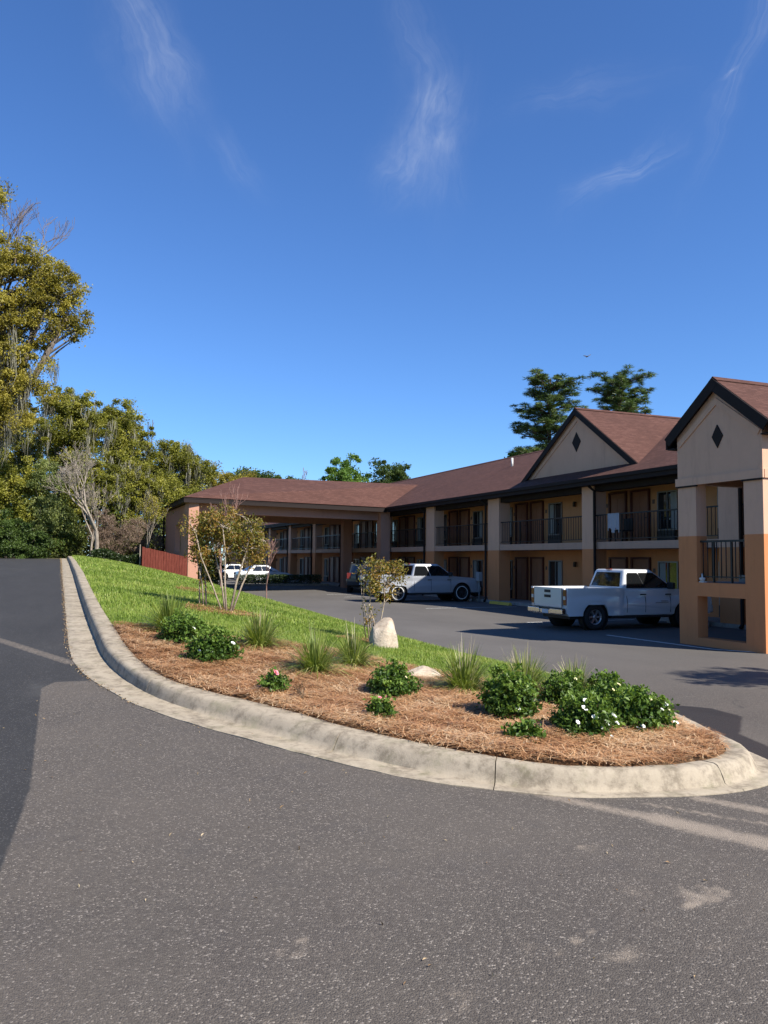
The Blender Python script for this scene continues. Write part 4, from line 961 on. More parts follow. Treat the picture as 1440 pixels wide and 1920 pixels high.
local(MB().box((.55,-.975,.78),(1.02,-.952,.80)).box((.75,-.974,.83),(1.0,-.952,.85)).mesh('door_lettering', M['grey_box']), 'door_lettering', tr1)
tr2 = pickup('pickup_truck', 'silver crew cab pickup truck half in sun, parked in the middle of the row', (16.75,35.75,G0+.03), R(0), M['carsilver'], 5.45, 1.90, 1.80, -1.68, 1.72, .41, (-.95,1.40,-.72,.50), [(.05,.42),(.46,.93)], [-.85,.05,1.10], 'blackplastic')
wr = MB().lathe([(.285,.136),(.315,.137),(.325,.130)], 28, 1).mesh('white_tyre_ring', M['white_paint'])
for o in [c for c in tr2.children if c.name.startswith('wheel') and 'arch' not in c.name]:
    local(wr, 'sidewall_ring', o, (0,-.008,0)); local(wr, 'sidewall_ring', o, (0,.008,0), (0,0,math.pi))

# dark SUV with a spare wheel on its back door
sv = thing('suv', 'dark SUV with spare wheel on its rear door, at the canopy entrance', 'suv', (17.95,47.1,G0), R(68))
body_shell(sv, [(-2.2,.75),(-2.2,1.08),(.75,1.08),(1.0,1.05),(1.95,.97),(2.15,.8),(2.2,.6)], 1.82, (-1.32,1.35), .37, .42, .37, M['cargrey'])
cabin(sv, -2.17, 1.05, -2.02, .35, 1.06, 1.76, .84, .68, M['cargrey'], [(.03,.28),(.31,.58),(.62,.94)])
wheel_set(sv, (-1.32,1.35), .78, .37, .24, .22)
sp = local(MB().lathe([(.20,-.10),(.22,-.12),(.34,-.12),(.36,-.05),(.36,.05),(.34,.12),(.0,.12)], 28, 0, center=(0,0,0)).mesh('spare_wheel', M['tyre']), 'spare_wheel', sv, (-2.34,0,.98))
local(MB().lathe([(0,-.12),(.06,-.125),(.20,-.10),(.215,-.115),(.22,-.10)], 24, 0).mesh('rim', M['rim']), 'rim', sp)
for s in (1,-1):
    local(MB().box((-2.23,s*.66,.85),(-2.1,s*.90,1.2)).mesh('tail_light', M['redlens'], .015), 'tail_light', sv)
    local(MB().tube([(-1.8,s*.62,1.80),(0.1,s*.62,1.82)], .02, 6).mesh('roof_rail', M['grey_box']), 'roof_rail', sv)
local(MB().box((-2.32,-.88,.45),(-2.15,.88,.68)).mesh('rear_bumper', M['blackplastic'], .03), 'rear_bumper', sv)
local(MB().box((-2.33,-.16,.5),(-2.318,.16,.62)).mesh('licence_plate', M['licence']), 'licence_plate', sv)

def sedan(label, loc, rotz, paintm):
    v = thing('sedan', label, 'car', loc, rotz, 'white cars beyond the canopy')
    body_shell(v, [(-2.3,.62),(-2.27,.90),(-2.0,.97),(-1.2,.98),(.9,.93),(1.9,.80),(2.2,.66),(2.27,.5)], 1.80, (-1.38,1.36), .33, .26, .33, paintm, .06)
    cabin(v, -1.75, 1.15, -.95, .15, .94, 1.46, .82, .58, paintm, [(.16,.46),(.49,.80)])
    wheel_set(v, (-1.38,1.36), .79, .33, .21, .20)
    for s in (1,-1):
        local(MB().box((-2.32,s*.55,.70),(-2.2,s*.86,.86)).mesh('tail_light', M['redlens'], .02), 'tail_light', v)
        local(MB().box((2.0,s*.55,.60),(2.22,s*.84,.72)).mesh('headlight', M['clearlens'], .02), 'headlight', v)
        local(MB().box((.55,s*.86,.98),(.68,s*1.02,1.1)).mesh('mirror', paintm, .03), 'mirror', v)
    local(MB().box((-2.36,-.16,.55),(-2.30,.16,.66)).mesh('licence_plate', M['licence']), 'licence_plate', v)
    return v
sedan('white sedan parked beyond the canopy, the nearer and more visible of two', (16.2,65.6,G0), R(4), M['carwhite'])
sedan('white sedan partly hidden behind the tall olive shrub, the farther of two', (15.6,73.5,G0), R(2), M['caroffwhite'])
# wheel leaning at the wall behind the silver pickup
ty = thing('spare_tyre', 'dark tyre leaning on the orange wall past the silver pickup', 'tyre', (20.2,36.6,G0+.13))
MB().lathe([(.24,-.11),(.27,-.12),(.36,-.11),(.38,0),(.36,.11),(.27,.12),(.24,.11)], 26, 1, center=(20.2,36.6,G0+.52)).obj('tyre', M['tyre'], ty)
MB().lathe([(0,-.06),(.1,-.07),(.24,-.05),(.25,0)], 22, 1, center=(20.2,36.6,G0+.52)).obj('rim', M['rim'], ty)
# ---------------------------------------------------------------- trees and shrubs
def fix_attr(me, r):
    a = me.attributes.new('rnd', 'FLOAT', 'POINT'); a.data.foreach_set('value', np.asarray(r, np.float32)); return me
def grow(b, p, d, length, r, depth, rg, ends, spread=.55, up=.15, seg=3, ratio=.72, kids=(2,3), mn=.006, sides=5):
    """recursive branch; appends end points"""
    pts = [Vector(p)]; d = Vector(d).normalized()
    for i in range(seg):
        d = (d + Vector((rg.uniform(-1,1),rg.uniform(-1,1),rg.uniform(-1,1)+up))*.16).normalized(); pts.append(pts[-1]+d*length/seg)
    r1 = max(mn, r*ratio); b.tube(pts, [r+(r1-r)*i/seg for i in range(seg+1)], sides if r > .03 else 4, 0, False)
    if depth == 0: ends.append((pts[-1], d, r1)); return
    for k in range(rg.randint(*kids)):
        a = rg.uniform(0, 6.283); o = d.orthogonal().normalized(); o2 = d.cross(o)
        nd = (d + (o*math.cos(a)+o2*math.sin(a))*spread*rg.uniform(.6,1.3) + Vector((0,0,up))).normalized()
        st = pts[-1] if k == 0 or rg.random() < .5 else pts[-2]
        grow(b, st, nd, length*rg.uniform(.6,.85), r1*rg.uniform(.65,.9), depth-1, rg, ends, spread, up, seg, ratio, kids, mn, sides)
def clump_leaves(cent, rad, per, size, seed, aspect=.5, upb=.4, droop=0., squash=.75, crnd=None):
    rng = np.random.default_rng(seed); n = len(cent)*per
    k = np.repeat(np.arange(len(cent)), per)
    P = cent[k] + np.clip(rng.normal(size=(n,3)), -2.1, 2.1)*(rad[k]*.58)[:,None]*np.array([1,1,squash])
    cr = rng.random(len(cent)) if crnd is None else crnd
    return leaf_arrays(P, size, rng, upb, aspect, droop, cr[k])
def tree(name, label, base, lobes, ncl, crad, per, size, mat, trunk_r, barkm, seed, moss=0, mosslen=1.2, lean=(0,0), cat='tree', group=None, aspect=.5, top_frac=.5, mmat='moss', mossband=1.):
    """lobes: list of (center xyz rel. to base, radii xyz)"""
    rng = np.random.default_rng(seed); rg = random.Random(seed)
    if cat == 'tree' and size < .2: ncl = int(ncl*1.7); crad *= .78; size *= .82; per = int(per*.8)
    t = thing(name, label, cat, base, 0, group); bs = np.array(base)
    w = np.array([l[1][0]*l[1][1]*l[1][2] for l in lobes])**.67; w = w/w.sum()
    cents = []
    for l, ww in zip(lobes, w):
        k = max(3, int(ncl*ww)); d = unit(rng.normal(size=(k,3))); rr = rng.random(k)**.5
        cents.append(np.array(l[0]) + d*rr[:,None]*np.array(l[1]))
    c = np.vstack(cents); rad = crad*(.35+1.0*rng.random(len(c))**1.5)
    out_ = rng.random(len(c)) < .16; ctr = c.mean(0); c[out_] += unit(c[out_]-ctr)*(crad*(.3+.7*rng.random(out_.sum())))[:,None]; rad[out_] *= .8
    V, F, r = clump_leaves(c+bs, rad, per, size, seed+1, aspect)
    put(np_mesh('crown', V, F, M[mat], r), 'crown', t)
    # trunk and limbs
    b = MB(); lc = [np.array(l[0]) for l in lobes]; zmin = min(l[0][2]-l[1][2] for l in lobes); zt = max(zmin*.75, .25)
    topz = max(l[0][2] for l in lobes); tip = Vector((lean[0], lean[1], zt))
    B0 = Vector(base); b.tube([B0+Vector((0,0,-.3)), B0+Vector((lean[0]*.3,lean[1]*.3,zt*.5)), B0+tip], [trunk_r*1.25, trunk_r, trunk_r*.85], 9)
    for l in lobes:
        e = Vector(l[0]); mid = tip.lerp(e, .5)+Vector((rg.uniform(-.3,.3),rg.uniform(-.3,.3),.2)); rr = trunk_r*.6
        b.tube([B0+tip, B0+mid, B0+e], [rr, rr*.7, rr*.35], 6)
        near = [q for q in c if np.linalg.norm((q-np.array(l[0]))/np.array(l[1])) < 1.05]
        rg.shuffle(near)
        for q in near[:22]:
            q = Vector(q); s = mid.lerp(e, rg.uniform(.2,1)); m_ = s.lerp(q, .55)+Vector((0,0,rg.uniform(-.1,.2)))
            b.tube([B0+s, B0+m_, B0+q], [rr*.3, rr*.18, rr*.06], 4, 0, False)
    b.obj('trunk', M[barkm], t)
    if moss:
        low = c[c[:,2] < np.quantile(c[:,2], mossband)]; k = rng.integers(0, len(low), moss)
        P = low[k]+bs+rng.normal(size=(moss,3))*crad*.5; n = moss*20; kk = np.repeat(np.arange(moss), 20)
        S = P[kk]+rng.normal(size=(n,3))*np.array([.13,.13,.2]); L = (mosslen*(.35+.9*rng.random(moss)))[kk]*(.5+.6*rng.random(n)); a = rng.random(n)*6.283
        s = np.c_[np.cos(a), np.sin(a), np.zeros(n)]*(.017*(.5+.9*rng.random(n)))[:,None]; sway = rng.normal(size=(n,3))*.10; sway[:,2] = 0
        mid = S+sway; mid[:,2] -= L*.5; e = P[kk]+sway*.5; e[:,2] = S[:,2]-L
        V = np.stack([S-s, S+s, mid+s*.8, mid-s*.8, e+s*.15, e-s*.15], 1).reshape(-1,3); bb = np.arange(n)*6
        F = np.vstack([np.c_[bb,bb+1,bb+2,bb+3], np.c_[bb+3,bb+2,bb+4,bb+5]])
        put(np_mesh('hanging_moss', V, F, M[mmat], np.repeat(np.clip(rng.normal(size=moss)[kk]*.25+.5,0,1), 6)), 'hanging_moss', t)
    return t
LT = 'trees along the left side'
# tall golden oak at the far left edge
ok, _ = None, None
ok = tree('live_oak', 'tallest oak at the left edge, golden leaves above hanging grey moss', (-4.2,50,1.4),
     [((.5,-1,20.4),(.9,1.2,.8)),((1.0,-1,16.6),(2.9,2.2,1.5)),((3.4,-1.2,15.6),(1.9,1.6,1.5)),((4.5,-1.2,13.9),(1.2,1.1,1.4)),((1.4,-1.2,14.2),(2.4,2,1.6)),((1.3,-1.2,11.8),(2.5,2.2,1.7)),((1.4,-1,9.6),(2.5,2.,1.5)),((1.0,-1,7.8),(2.3,1.8,1.1)),((-2.8,0,15),(2.6,2.6,3)),((-2.8,0,10),(2.6,2.6,2.8))],
     420, .68, 240, .17, 'gold_leaf', .5, 'bark', 11, 90, 2.4, (.4,-.3), group=LT, mossband=.4)
b_ = MB(); ends = []; rg = random.Random(6)
for x_ in (-3.6,-3.2,-2.6,-2.0): grow(b_, (x_,49,17.5), (rg.uniform(.0,.5),0,1), 1.7, .06, 4, rg, ends, .45, .2, 3, .7, (2,3), .012, 4)
put(b_.mesh('bare_twigs', M['twig']), 'bare_twigs', ok)
tree('live_oak', 'mossy green oak just right of the tallest oak', (1.0,58,1.5), [((-.2,0,10.2),(1.9,2.,1.4)),((.7,0,8.8),(2.0,2.,1.4)),((-1.0,-.3,8.0),(2.0,2,1.5)),((.2,-.5,6.2),(2.2,2,1.3))], 200, .55, 230, .17, 'oak_leaf', .3, 'palebark', 21, 90, 1.7, (-.8,0), group=LT)
tree('live_oak', 'mossy oak with an open blue gap beside it, third from the left', (4.4,60,1.5), [((-.2,0,9.9),(1.3,2,1.5)),((.5,0,8.4),(1.8,2,1.3)),((-.3,-.3,7.0),(1.9,2,1.4)),((.3,0,5.2),(2.2,2,1.4))], 190, .55, 220, .17, 'oak_leaf', .28, 'bark', 31, 80, 1.6, (.3,0), group=LT)
tree('live_oak', 'low broad oak behind the canopy roof with thin leafy tips', (8.2,62,1.0), [((.1,0,8.3),(1.7,2,1.2)),((-1.4,0,7.0),(2.0,2,1.4)),((1.3,0,6.9),(1.7,2,1.4)),((0,-.5,5.0),(3,2,1.5))], 210, .55, 220, .17, 'oak_leaf', .3, 'bark', 41, 80, 1.5, (.2,0), group=LT)
tree('live_oak', 'yellow green oak crown rising just over the canopy roof end', (12.0,64,.2), [((-.8,0,7.6),(2.2,2,1.2)),((1.8,0,7.2),(2.2,2,1.0)),((0,0,4.7),(3,2,1.5))], 130, .55, 210, .17, 'gold_leaf', .28, 'bark', 51, 20, 1.2, group=LT)
tree('live_oak', 'small far dark oak at the ridge end of the canopy roof', (15.6,70,.0), [((0,0,8.6),(2.2,1.5,.8)),((2.4,0,8.2),(1.6,1.5,.7))], 60, .5, 170, .2, 'dark_leaf', .2, 'bark', 55, group=LT)
tree('live_oak', 'shaded oak showing behind the trunk of the tallest oak', (-3.6,63,1.5), [((0,0,9.5),(2.5,2,1.6)),((1.2,0,7.4),(2.6,2,1.8)),((-.5,0,5.4),(3,2,1.8))], 170, .6, 190, .19, 'oak_leaf', .3, 'bark', 57, 60, 1.6, group=LT)
tree('thicket_tree', 'dark leafy tree between the mossy oaks and the bare tree', (2.6,56.5,1.5), [((0,0,4.4),(2.2,1.6,1.8)),((1.6,.4,5.6),(1.8,1.5,1.3)),((-1.6,0,3.6),(1.8,1.5,1.9))], 150, .5, 200, .16, 'oak_leaf', .16, 'bark', 61, 70, 1.3, group=LT)
tree('thicket_tree', 'shadowed green tree behind the young staked tree', (6.4,57.5,1.2), [((0,0,5.0),(2.3,1.6,1.5)),((1.6,.4,3.8),(1.8,1.5,1.6)),((-1.4,0,3.2),(1.9,1.5,1.6))], 150, .5, 200, .16, 'oak_leaf', .16, 'bark', 71, 70, 1.3, group=LT)
tree('broad_shrub', 'big green shrub at the left edge above the road', (-2.6,51,1.35), [((0,0,2.2),(1.6,1.3,1.9)),((1.2,.3,4.2),(1.5,1.2,1.9)),((-1.0,0,4.6),(1.6,1.2,1.8))], 170, .42, 210, .14, 'oak_leaf', .08, 'bark', 81, cat='shrub', group=LT)
tree('broad_shrub', 'light yellow green shrub under the tallest oak', (-.5,50.3,1.4), [((-.2,0,3.8),(.9,.8,2.0)),((.3,0,2.2),(1.0,.9,1.3))], 90, .38, 190, .13, 'pale_leaf', .06, 'bark', 91, cat='shrub', group=LT)
tree('broad_shrub', 'dark glossy bush at the end of the road', (-1.6,49,1.4), [((0,0,.9),(1.3,.8,1.1)),((-1.3,.2,1.3),(1.3,.8,1.4)),((.9,.2,.7),(.9,.7,.8))], 150, .33, 210, .12, 'dark_leaf', .06, 'bark', 101, cat='shrub', group=LT)
tree('broad_shrub', 'low dark bush between the kerb end and the bare tree', (.9,50.5,1.45), [((0,0,.9),(1.0,.8,1.0)),((-.6,.5,2.2),(1.0,.8,1.2))], 110, .33, 200, .12, 'thick_leaf', .05, 'bark', 111, cat='shrub', group=LT)
tree('dry_bush', 'brown brushy thicket behind the clipped hedge', (5.0,53.5,1.3), [((0,0,1.6),(2.3,.9,1.3)),((-2.0,0,1.9),(1.2,.8,1.5))], 150, .4, 130, .2, 'palebush', .05, 'bark', 121, cat='bush', group=LT, aspect=.10)
rng = np.random.default_rng(131); n = 46000; P = np.c_[rng.uniform(-9,11,n), rng.uniform(55,67,n), rng.random(n)]
top_ = 4.6+1.6*np.sin(P[:,0]*.9)+1.2*np.sin(P[:,0]*2.3+P[:,1]); P[:,2] = H(P[:,0], P[:,1]) + P[:,2]*top_*np.where(P[:,0] > 7, .75, 1.)
V, F, r = leaf_arrays(P, .26, rng, .4)
tag(put(np_mesh('woodland_undergrowth', V, F, M['thick_leaf'], r), 'woodland_undergrowth'), 'dark tangled undergrowth at the foot of the oaks', 'undergrowth', kind='stuff')
# clipped hedge behind the lawn
hd = thing('clipped_hedge', 'dark clipped hedge at the top of the lawn', 'hedge', (3.6,48,1.0), 0)
rng = np.random.default_rng(77); n = 9000
P = np.c_[rng.uniform(1.9,5.4,n), rng.uniform(46.6,48.2,n), rng.random(n)**.5*1.25+.55]; P[:,2] += .12*np.sin(P[:,0]*3)-.12*(P[:,0]-1.9)+.2
V, F, r = leaf_arrays(P, .12, rng, .5); put(np_mesh('foliage', V, F, M['hedge_leaf'], r), 'foliage', hd)
q = MB(); rg = random.Random(4)
for i in range(14): x = 2.0+.25*i; q.tube([(x,47.4,.2),(x+rg.uniform(-.1,.1),47.4+rg.uniform(-.3,.3),1.5)], [.03,.01], 5)
q.obj('stems', M['bark'], hd)
hd2 = thing('low_hedge', 'low dark hedge along the far kerb under the canopy', 'hedge', (16.5,59.2,G0), 0)
n = 5000; P = np.c_[rng.uniform(12.6,19.0,n), rng.uniform(58.5,59.6,n), G0+rng.random(n)**.6*.8]; V, F, r = leaf_arrays(P, .12, rng, .5); put(np_mesh('foliage', V, F, M['hedge_leaf'], r), 'foliage', hd2)
# bare trees
def bare(name, label, base, h, r, depth, mat, seed, spread=.5, up=.25, stems=1, lean=.1, group=None, mn=.008, first=.38, kids=(2,3)):
    t = thing(name, label, 'tree', base, 0, group); b = MB(); rg = random.Random(seed); ends = []
    for s in range(stems):
        a = rg.uniform(0,6.28); grow(b, Vector(base)+Vector((.06*s,0,-.1)), (lean*math.cos(a),lean*math.sin(a),1), h*first, r, depth, rg, ends, spread, up, 3, .74, kids, mn)
    b.obj('branches', M[mat], t); return t, ends
bare('bare_tree', 'bare pale barked tree forking above the hedge', (2.15,48.6,1.35), 4.6, .15, 7, 'palebark', 8, .5, .16, 1, .05, LT, .009, .40)
bare('bare_tree', 'thin bare trunk standing close behind the pale forked tree', (1.9,49.2,1.35), 4.0, .08, 6, 'palebark', 14, .45, .2, 1, .1, LT, .009)
yt, ends = bare('young_tree', 'slim young tree with pale trunk beside the red fence', (4.55,46.2,.65), 3.6, .055, 6, 'palebark', 23, .4, .3, 1, .02, None, .008)
rng = np.random.default_rng(9); c = np.array([e[0] for e in ends]); V, F, r = clump_leaves(c, np.full(len(c), .25), 8, .09, 5); put(np_mesh('leaves', V, F, M['gold_leaf'], r), 'leaves', yt)
st = thing('tree_stake', 'pale wooden stake beside the slim young tree', 'stake', (4.38,46.0,.6)); MB().box((4.36,45.98,.4),(4.41,46.03,2.3)).obj('stake', M['palebark'], st)
bare('bare_redbud', 'leafless reddish twiggy tree rising before the canopy beam', (5.15,26.5,.42), 2.3, .045, 6, 'pinkbark', 37, .42, .3, 1, .03, None, .006, .44)
bare('bare_redbud', 'small leafless sapling right of the tall olive shrub', (6.9,27.5,-.1), 2.2, .03, 5, 'pinkbark', 39, .4, .3, 1, .05, None, .006)
# trees behind the motel
BT = 'trees behind the motel roofs'
tree('round_tree', 'bright spring green tree rising over the canopy roof', (30.5,86,0), [((0,0,11.6),(2.4,2,2.0)),((-1.0,0,9.8),(2.6,2,2.0)),((1.6,0,9.6),(2.6,2,1.8))], 110, .6, 160, .26, 'spring_leaf', .3, 'bark', 141, group=BT)
tree('round_tree', 'dark rounded tree right of the spring green tree', (35.6,84,0), [((0,0,11.2),(2.2,2,1.7)),((.9,0,9.6),(2.2,2,1.8)),((-1.2,0,9.8),(1.8,2,1.7))], 100, .6, 170, .26, 'dark_leaf', .3, 'bark', 151, group=BT)
tree('round_tree', 'small dark tree top left of the bare pinkish trees', (24.6,88,0), [((0,0,9.9),(1.5,1.5,1.0)),((.6,0,8.8),(1.6,1.5,1.))], 40, .5, 150, .26, 'dark_leaf', .2, 'bark', 161, group=BT)
bare('bare_tree', 'bare pinkish tree behind the canopy ridge, left of two', (27.3,90,3.0), 6.6, .12, 6, 'pinkbark', 171, .32, .35, 1, .02, BT, .022)
bare('bare_tree', 'bare pinkish tree behind the canopy ridge, right of two', (29.1,90,3.0), 6.0, .12, 6, 'pinkbark', 173, .32, .35, 1, .02, BT, .022)
tree('round_tree', 'little green treetop peeking over the roof beside the tall pine', (36.3,58,0), [((0,0,10.1),(.9,.9,.8)),((-.3,0,9.4),(1.0,1,.7))], 30, .4, 160, .2, 'spring_leaf', .15, 'bark', 181, group=BT)
def pine(label, base, h, crown0, layers, seed, r=.28):
    """layers: (height, azimuth span list of (azimuth deg, length, rise))"""
    t = thing('pine_tree', label, 'tree', base, 0, BT); rg = random.Random(seed); b = MB(); B0 = Vector(base); cents = []; rads = []
    b.tube([B0, B0+Vector((.1,0,h*.5)), B0+Vector((0,0,h*.85)), B0+Vector((.15,0,h))], [r, r*.8, r*.4, .05], 8)
    for z, brs in layers:
        for az, L, rise in brs:
            d = Vector((math.cos(R(az)), math.sin(R(az)), 0)); s = B0+Vector((0,0,z)); e = s+d*L+Vector((0,0,rise)); m_ = s.lerp(e,.55)+Vector((0,0,-.12*L*.4))
            b.tube([s, m_, e], [.07,.045,.02], 5, 0, False)
            n = max(4, int(L*5.5))
            for i in range(n):
                f = .32+.68*(i+rg.random())/n; p = s.lerp(e, f)+Vector((rg.gauss(0,.32),rg.gauss(0,.32),rg.gauss(.08,.16)))*(.5+.5*min(1,L/2)); cents.append(p); rads.append(rg.uniform(.30,.58))
                b.tube([s.lerp(e, f*.9), p], [.018,.008], 4, 0, False)
    b.obj('trunk', M['pinebark'], t)
    c = np.array(cents); rad = np.array(rads); per = 70; k = np.repeat(np.arange(len(c)), per); rng = np.random.default_rng(seed); n = len(k)
    d = rng.normal(size=(n,3)); d[:,2] += .5; d = unit(d); P = c[k]+d*(rad[k]*.15)[:,None]; e = c[k]+d*(rad[k]*(.7+.5*rng.random(n)))[:,None]*np.array([1,1,.5])
    s = unit(np.cross(d, rng.normal(size=(n,3))))*.018; V = np.stack([P-s, P+s, e+s*.5, e-s*.5], 1).reshape(-1,3)
    cr = rng.random(len(c)); rr = np.clip(cr[k]*.6+rng.random(n)*.4, 0, 1)
    put(np_mesh('needles', V, np.arange(4*n).reshape(n,4), M['pine_tuft'], np.repeat(rr, 4)), 'needles', t)
rg = random.Random(5)
def lay(zs, Ls, seed, n=6):
    g_ = random.Random(seed); o = []
    for z, (Ll, Lr) in zip(zs, Ls):
        for k_ in range(n):
            az = 360*k_/n+g_.uniform(-26,26)+22; f_ = .5-.5*math.cos(R(az-22)); L_ = (Lr*(1-f_)+Ll*f_)*g_.uniform(.65,1.12); o.append((z+g_.uniform(-.45,.45), [(az-22, L_, g_.uniform(.05,.5)+.12*L_)]))
    return o
pine('tall dark pine left of the big gable peak', (37.2,55,G0), 17.0, 8, lay([9.9,10.6,11.6,12.4,13.3,14.2,15.0,15.7,16.2], [(4.3,1.0),(3.7,1.2),(2.6,2.0),(2.8,2.0),(2.6,1.6),(2.3,3.2),(1.8,2.8),(2.3,2.4),(1.7,1.8)], 3), 15, .26)
pine('pine with flat open crown right of the big gable peak', (44.2,55,G0), 18.0, 10, lay([13.8,14.6,15.3,16.0,16.8,17.3], [(2.9,3.9),(2.4,3.0),(2.2,2.4),(3.2,2.2),(2.3,2.3),(1.2,1.5)], 7), 25, .24)
# tree out to the right whose shade falls on the drive
tree('roadside_tree', 'leafy tree standing outside the right edge of the picture', (13.9,5.0,-.3), [((0,0,5.6),(1.1,.9,.7)),((1.2,-.6,6.6),(1.2,.9,.7)),((-.6,.3,5.0),(.8,.6,.4))], 32, .38, 120, .12, 'oak_leaf', .12, 'bark', 191)
bd_ = thing('bird', 'tiny dark bird gliding over the roofs', 'bird', (53.7,72,24.0))
MB().hexa([(53.2,72,24.1),(53.7,71.9,24.02),(53.7,72.1,24.02),(53.25,72.1,24.1)],[(53.2,72,24.13),(53.7,71.9,24.08),(53.7,72.1,24.08),(53.25,72.1,24.13)]).obj('wing', M['bark'], bd_)
MB().hexa([(54.2,72,24.3),(53.72,71.9,24.02),(53.72,72.1,24.02),(54.15,72.1,24.3)],[(54.2,72,24.33),(53.72,71.9,24.08),(53.72,72.1,24.08),(54.15,72.1,24.33)]).obj('wing', M['bark'], bd_)
MB().tube([(53.65,71.7,24.02),(53.7,72,24.05),(53.75,72.3,24.03)], [.02,.07,.02], 6).obj('body', M['bark'], bd_)

# ---------------------------------------------------------------- island planting
def crape(label, base, stems, lobes, ncl, per, size, seed, crad=.2, low=()):
    t = thing('crape_myrtle', label, 'shrub', base, 0); rg = random.Random(seed); rng = np.random.default_rng(seed); B0 = Vector(base); b = MB()
    cents = []
    w = np.array([l[1][0]*l[1][1]*l[1][2] for l in lobes])**.67; w /= w.sum()
    for l, ww in zip(lobes, w):
        k = max(3, int(ncl*ww)); d = unit(rng.normal(size=(k,3))); cents.append(np.array(l[0])+d*(rng.random(k)**.45)[:,None]*np.array(l[1]))
    c = np.vstack(cents)
    tips = []
    for (x0,y0,x1,y1,z1,r) in stems:
        p0 = B0+Vector((x0,y0,-.06)); p3 = B0+Vector((x1,y1,z1)); m1 = p0.lerp(p3,.35)+Vector((rg.uniform(-.05,.05),rg.uniform(-.05,.05),.06)); m2 = p0.lerp(p3,.7)+Vector((rg.uniform(-.07,.07),rg.uniform(-.07,.07),.02))
        b.tube([p0,m1,m2,p3], [r,r*.8,r*.6,r*.4], 6); tips += [m2, p3]
    for q in c:
        q = B0+Vector(q); s = min(tips, key=lambda u_: (u_-q).length); m_ = s.lerp(q,.5)+Vector((rg.uniform(-.06,.06),rg.uniform(-.06,.06),.04)); b.tube([s,m_,q], [.011,.008,.004], 4, 0, False)
    b.obj('stems', M['crapebark'], t)
    c = np.vstack([c, np.array(low).reshape(-1,3)]) if len(low) else c
    V, F, r = clump_leaves(c+np.array(base), crad*(.7+.6*rng.random(len(c))), per, size, seed+1, .5, .5); put(np_mesh('leaves', V, F, M['crape_leaf'], r), 'leaves', t)
    return t
zz = lambda x, y: float(soil_z(np.array(x), np.array(y)))
crape('tall olive crape myrtle with many pale stems on the lawn', (3.15,16.0,zz(3.15,16)),
      [(0,0,-.55,.2,1.6,.018),(.05,.05,-.25,.3,1.8,.02),(.12,0,.55,.1,1.75,.026),(.15,.05,.8,.25,1.5,.022),(-.3,.5,-.5,.5,1.5,.016),(-.38,.55,-.35,.7,1.6,.018),(-.25,.5,-.2,.6,1.9,.02),(.05,-.05,-.05,0,1.7,.022)],
      [((-.38,.4,1.66),(.36,.45,.38)),((-.05,.4,1.76),(.42,.5,.38)),((.38,.2,1.68),(.42,.5,.38)),((.62,.2,1.34),(.32,.4,.40)),((-.42,.4,1.25),(.24,.3,.3)),((.15,.2,1.3),(.3,.3,.25))], 185, 42, .058, 201, .15,
      low=[(-.3,.4,.8),(-.28,.42,1.0),(-.3,.45,1.2),(-.35,.5,.6),(.62,.1,1.05),(.55,.1,.95)])
crape('shorter bronze leaved crape myrtle beside the upright boulder', (5.24,13.35,zz(5.24,13.35)),
      [(0,0,-.12,.0,1.1,.014),(.05,.05,.05,.1,1.2,.016),(.1,0,.3,.05,1.0,.016),(-.05,.05,-.15,.1,1.3,.011),(.02,-.03,.02,0,.95,.014)],
      [((-.0,0,1.22),(.22,.2,.3)),((.22,.05,1.2),(.22,.2,.26)),((.5,.05,1.26),(.22,.2,.2)),((.05,0,.95),(.17,.2,.16)),((.40,.05,.92),(.12,.12,.14))], 76, 22, .055, 221, .12,
      low=[(.0,0,.62),(.02,.0,.55),(-.02,.02,.45),(.02,0,.35)])
# boulders
def rock(label, base, sx, sy, sz, seed, lean=0., pointy=.25):
    rng = np.random.default_rng(seed); bm = bmesh.new(); bmesh.ops.create_icosphere(bm, subdivisions=4, radius=1)
    A = unit(rng.normal(size=(14,3))); D = .72+.22*rng.random(14)
    for v in bm.verts:
        p = np.array(v.co); d = p/np.linalg.norm(p); s = min([1.]+[D_/(a@d) for a, D_ in zip(A, D) if a@d > .3]); n_ = .03*math.sin(7*d[0]+seed)+.03*math.sin(9*d[1]+5*d[2])
        z = max(-.35, d[2]*s); f = (s+n_)*(1-pointy*max(0,z)); v.co = (d[0]*f*sx+lean*z*sx, d[1]*f*sy, z*sz)
    me = bpy.data.meshes.new('boulder'); bm.to_mesh(me); bm.free(); me.materials.append(M['boulder'])
    for p in me.polygons: p.use_smooth = True
    return tag(put(me, 'boulder', None, base, (0,0,R(20))), label, 'boulder')
rock('upright pale boulder standing on the lawn beside the bronze shrub', (5.19,12.6,zz(5.19,12.6)+.06), .30, .27, .50, 4, .10, .10)
rock('low tan boulder half hidden behind a strappy grass clump', (4.25,9.05,zz(4.25,9.05)), .27, .2, .16, 9)
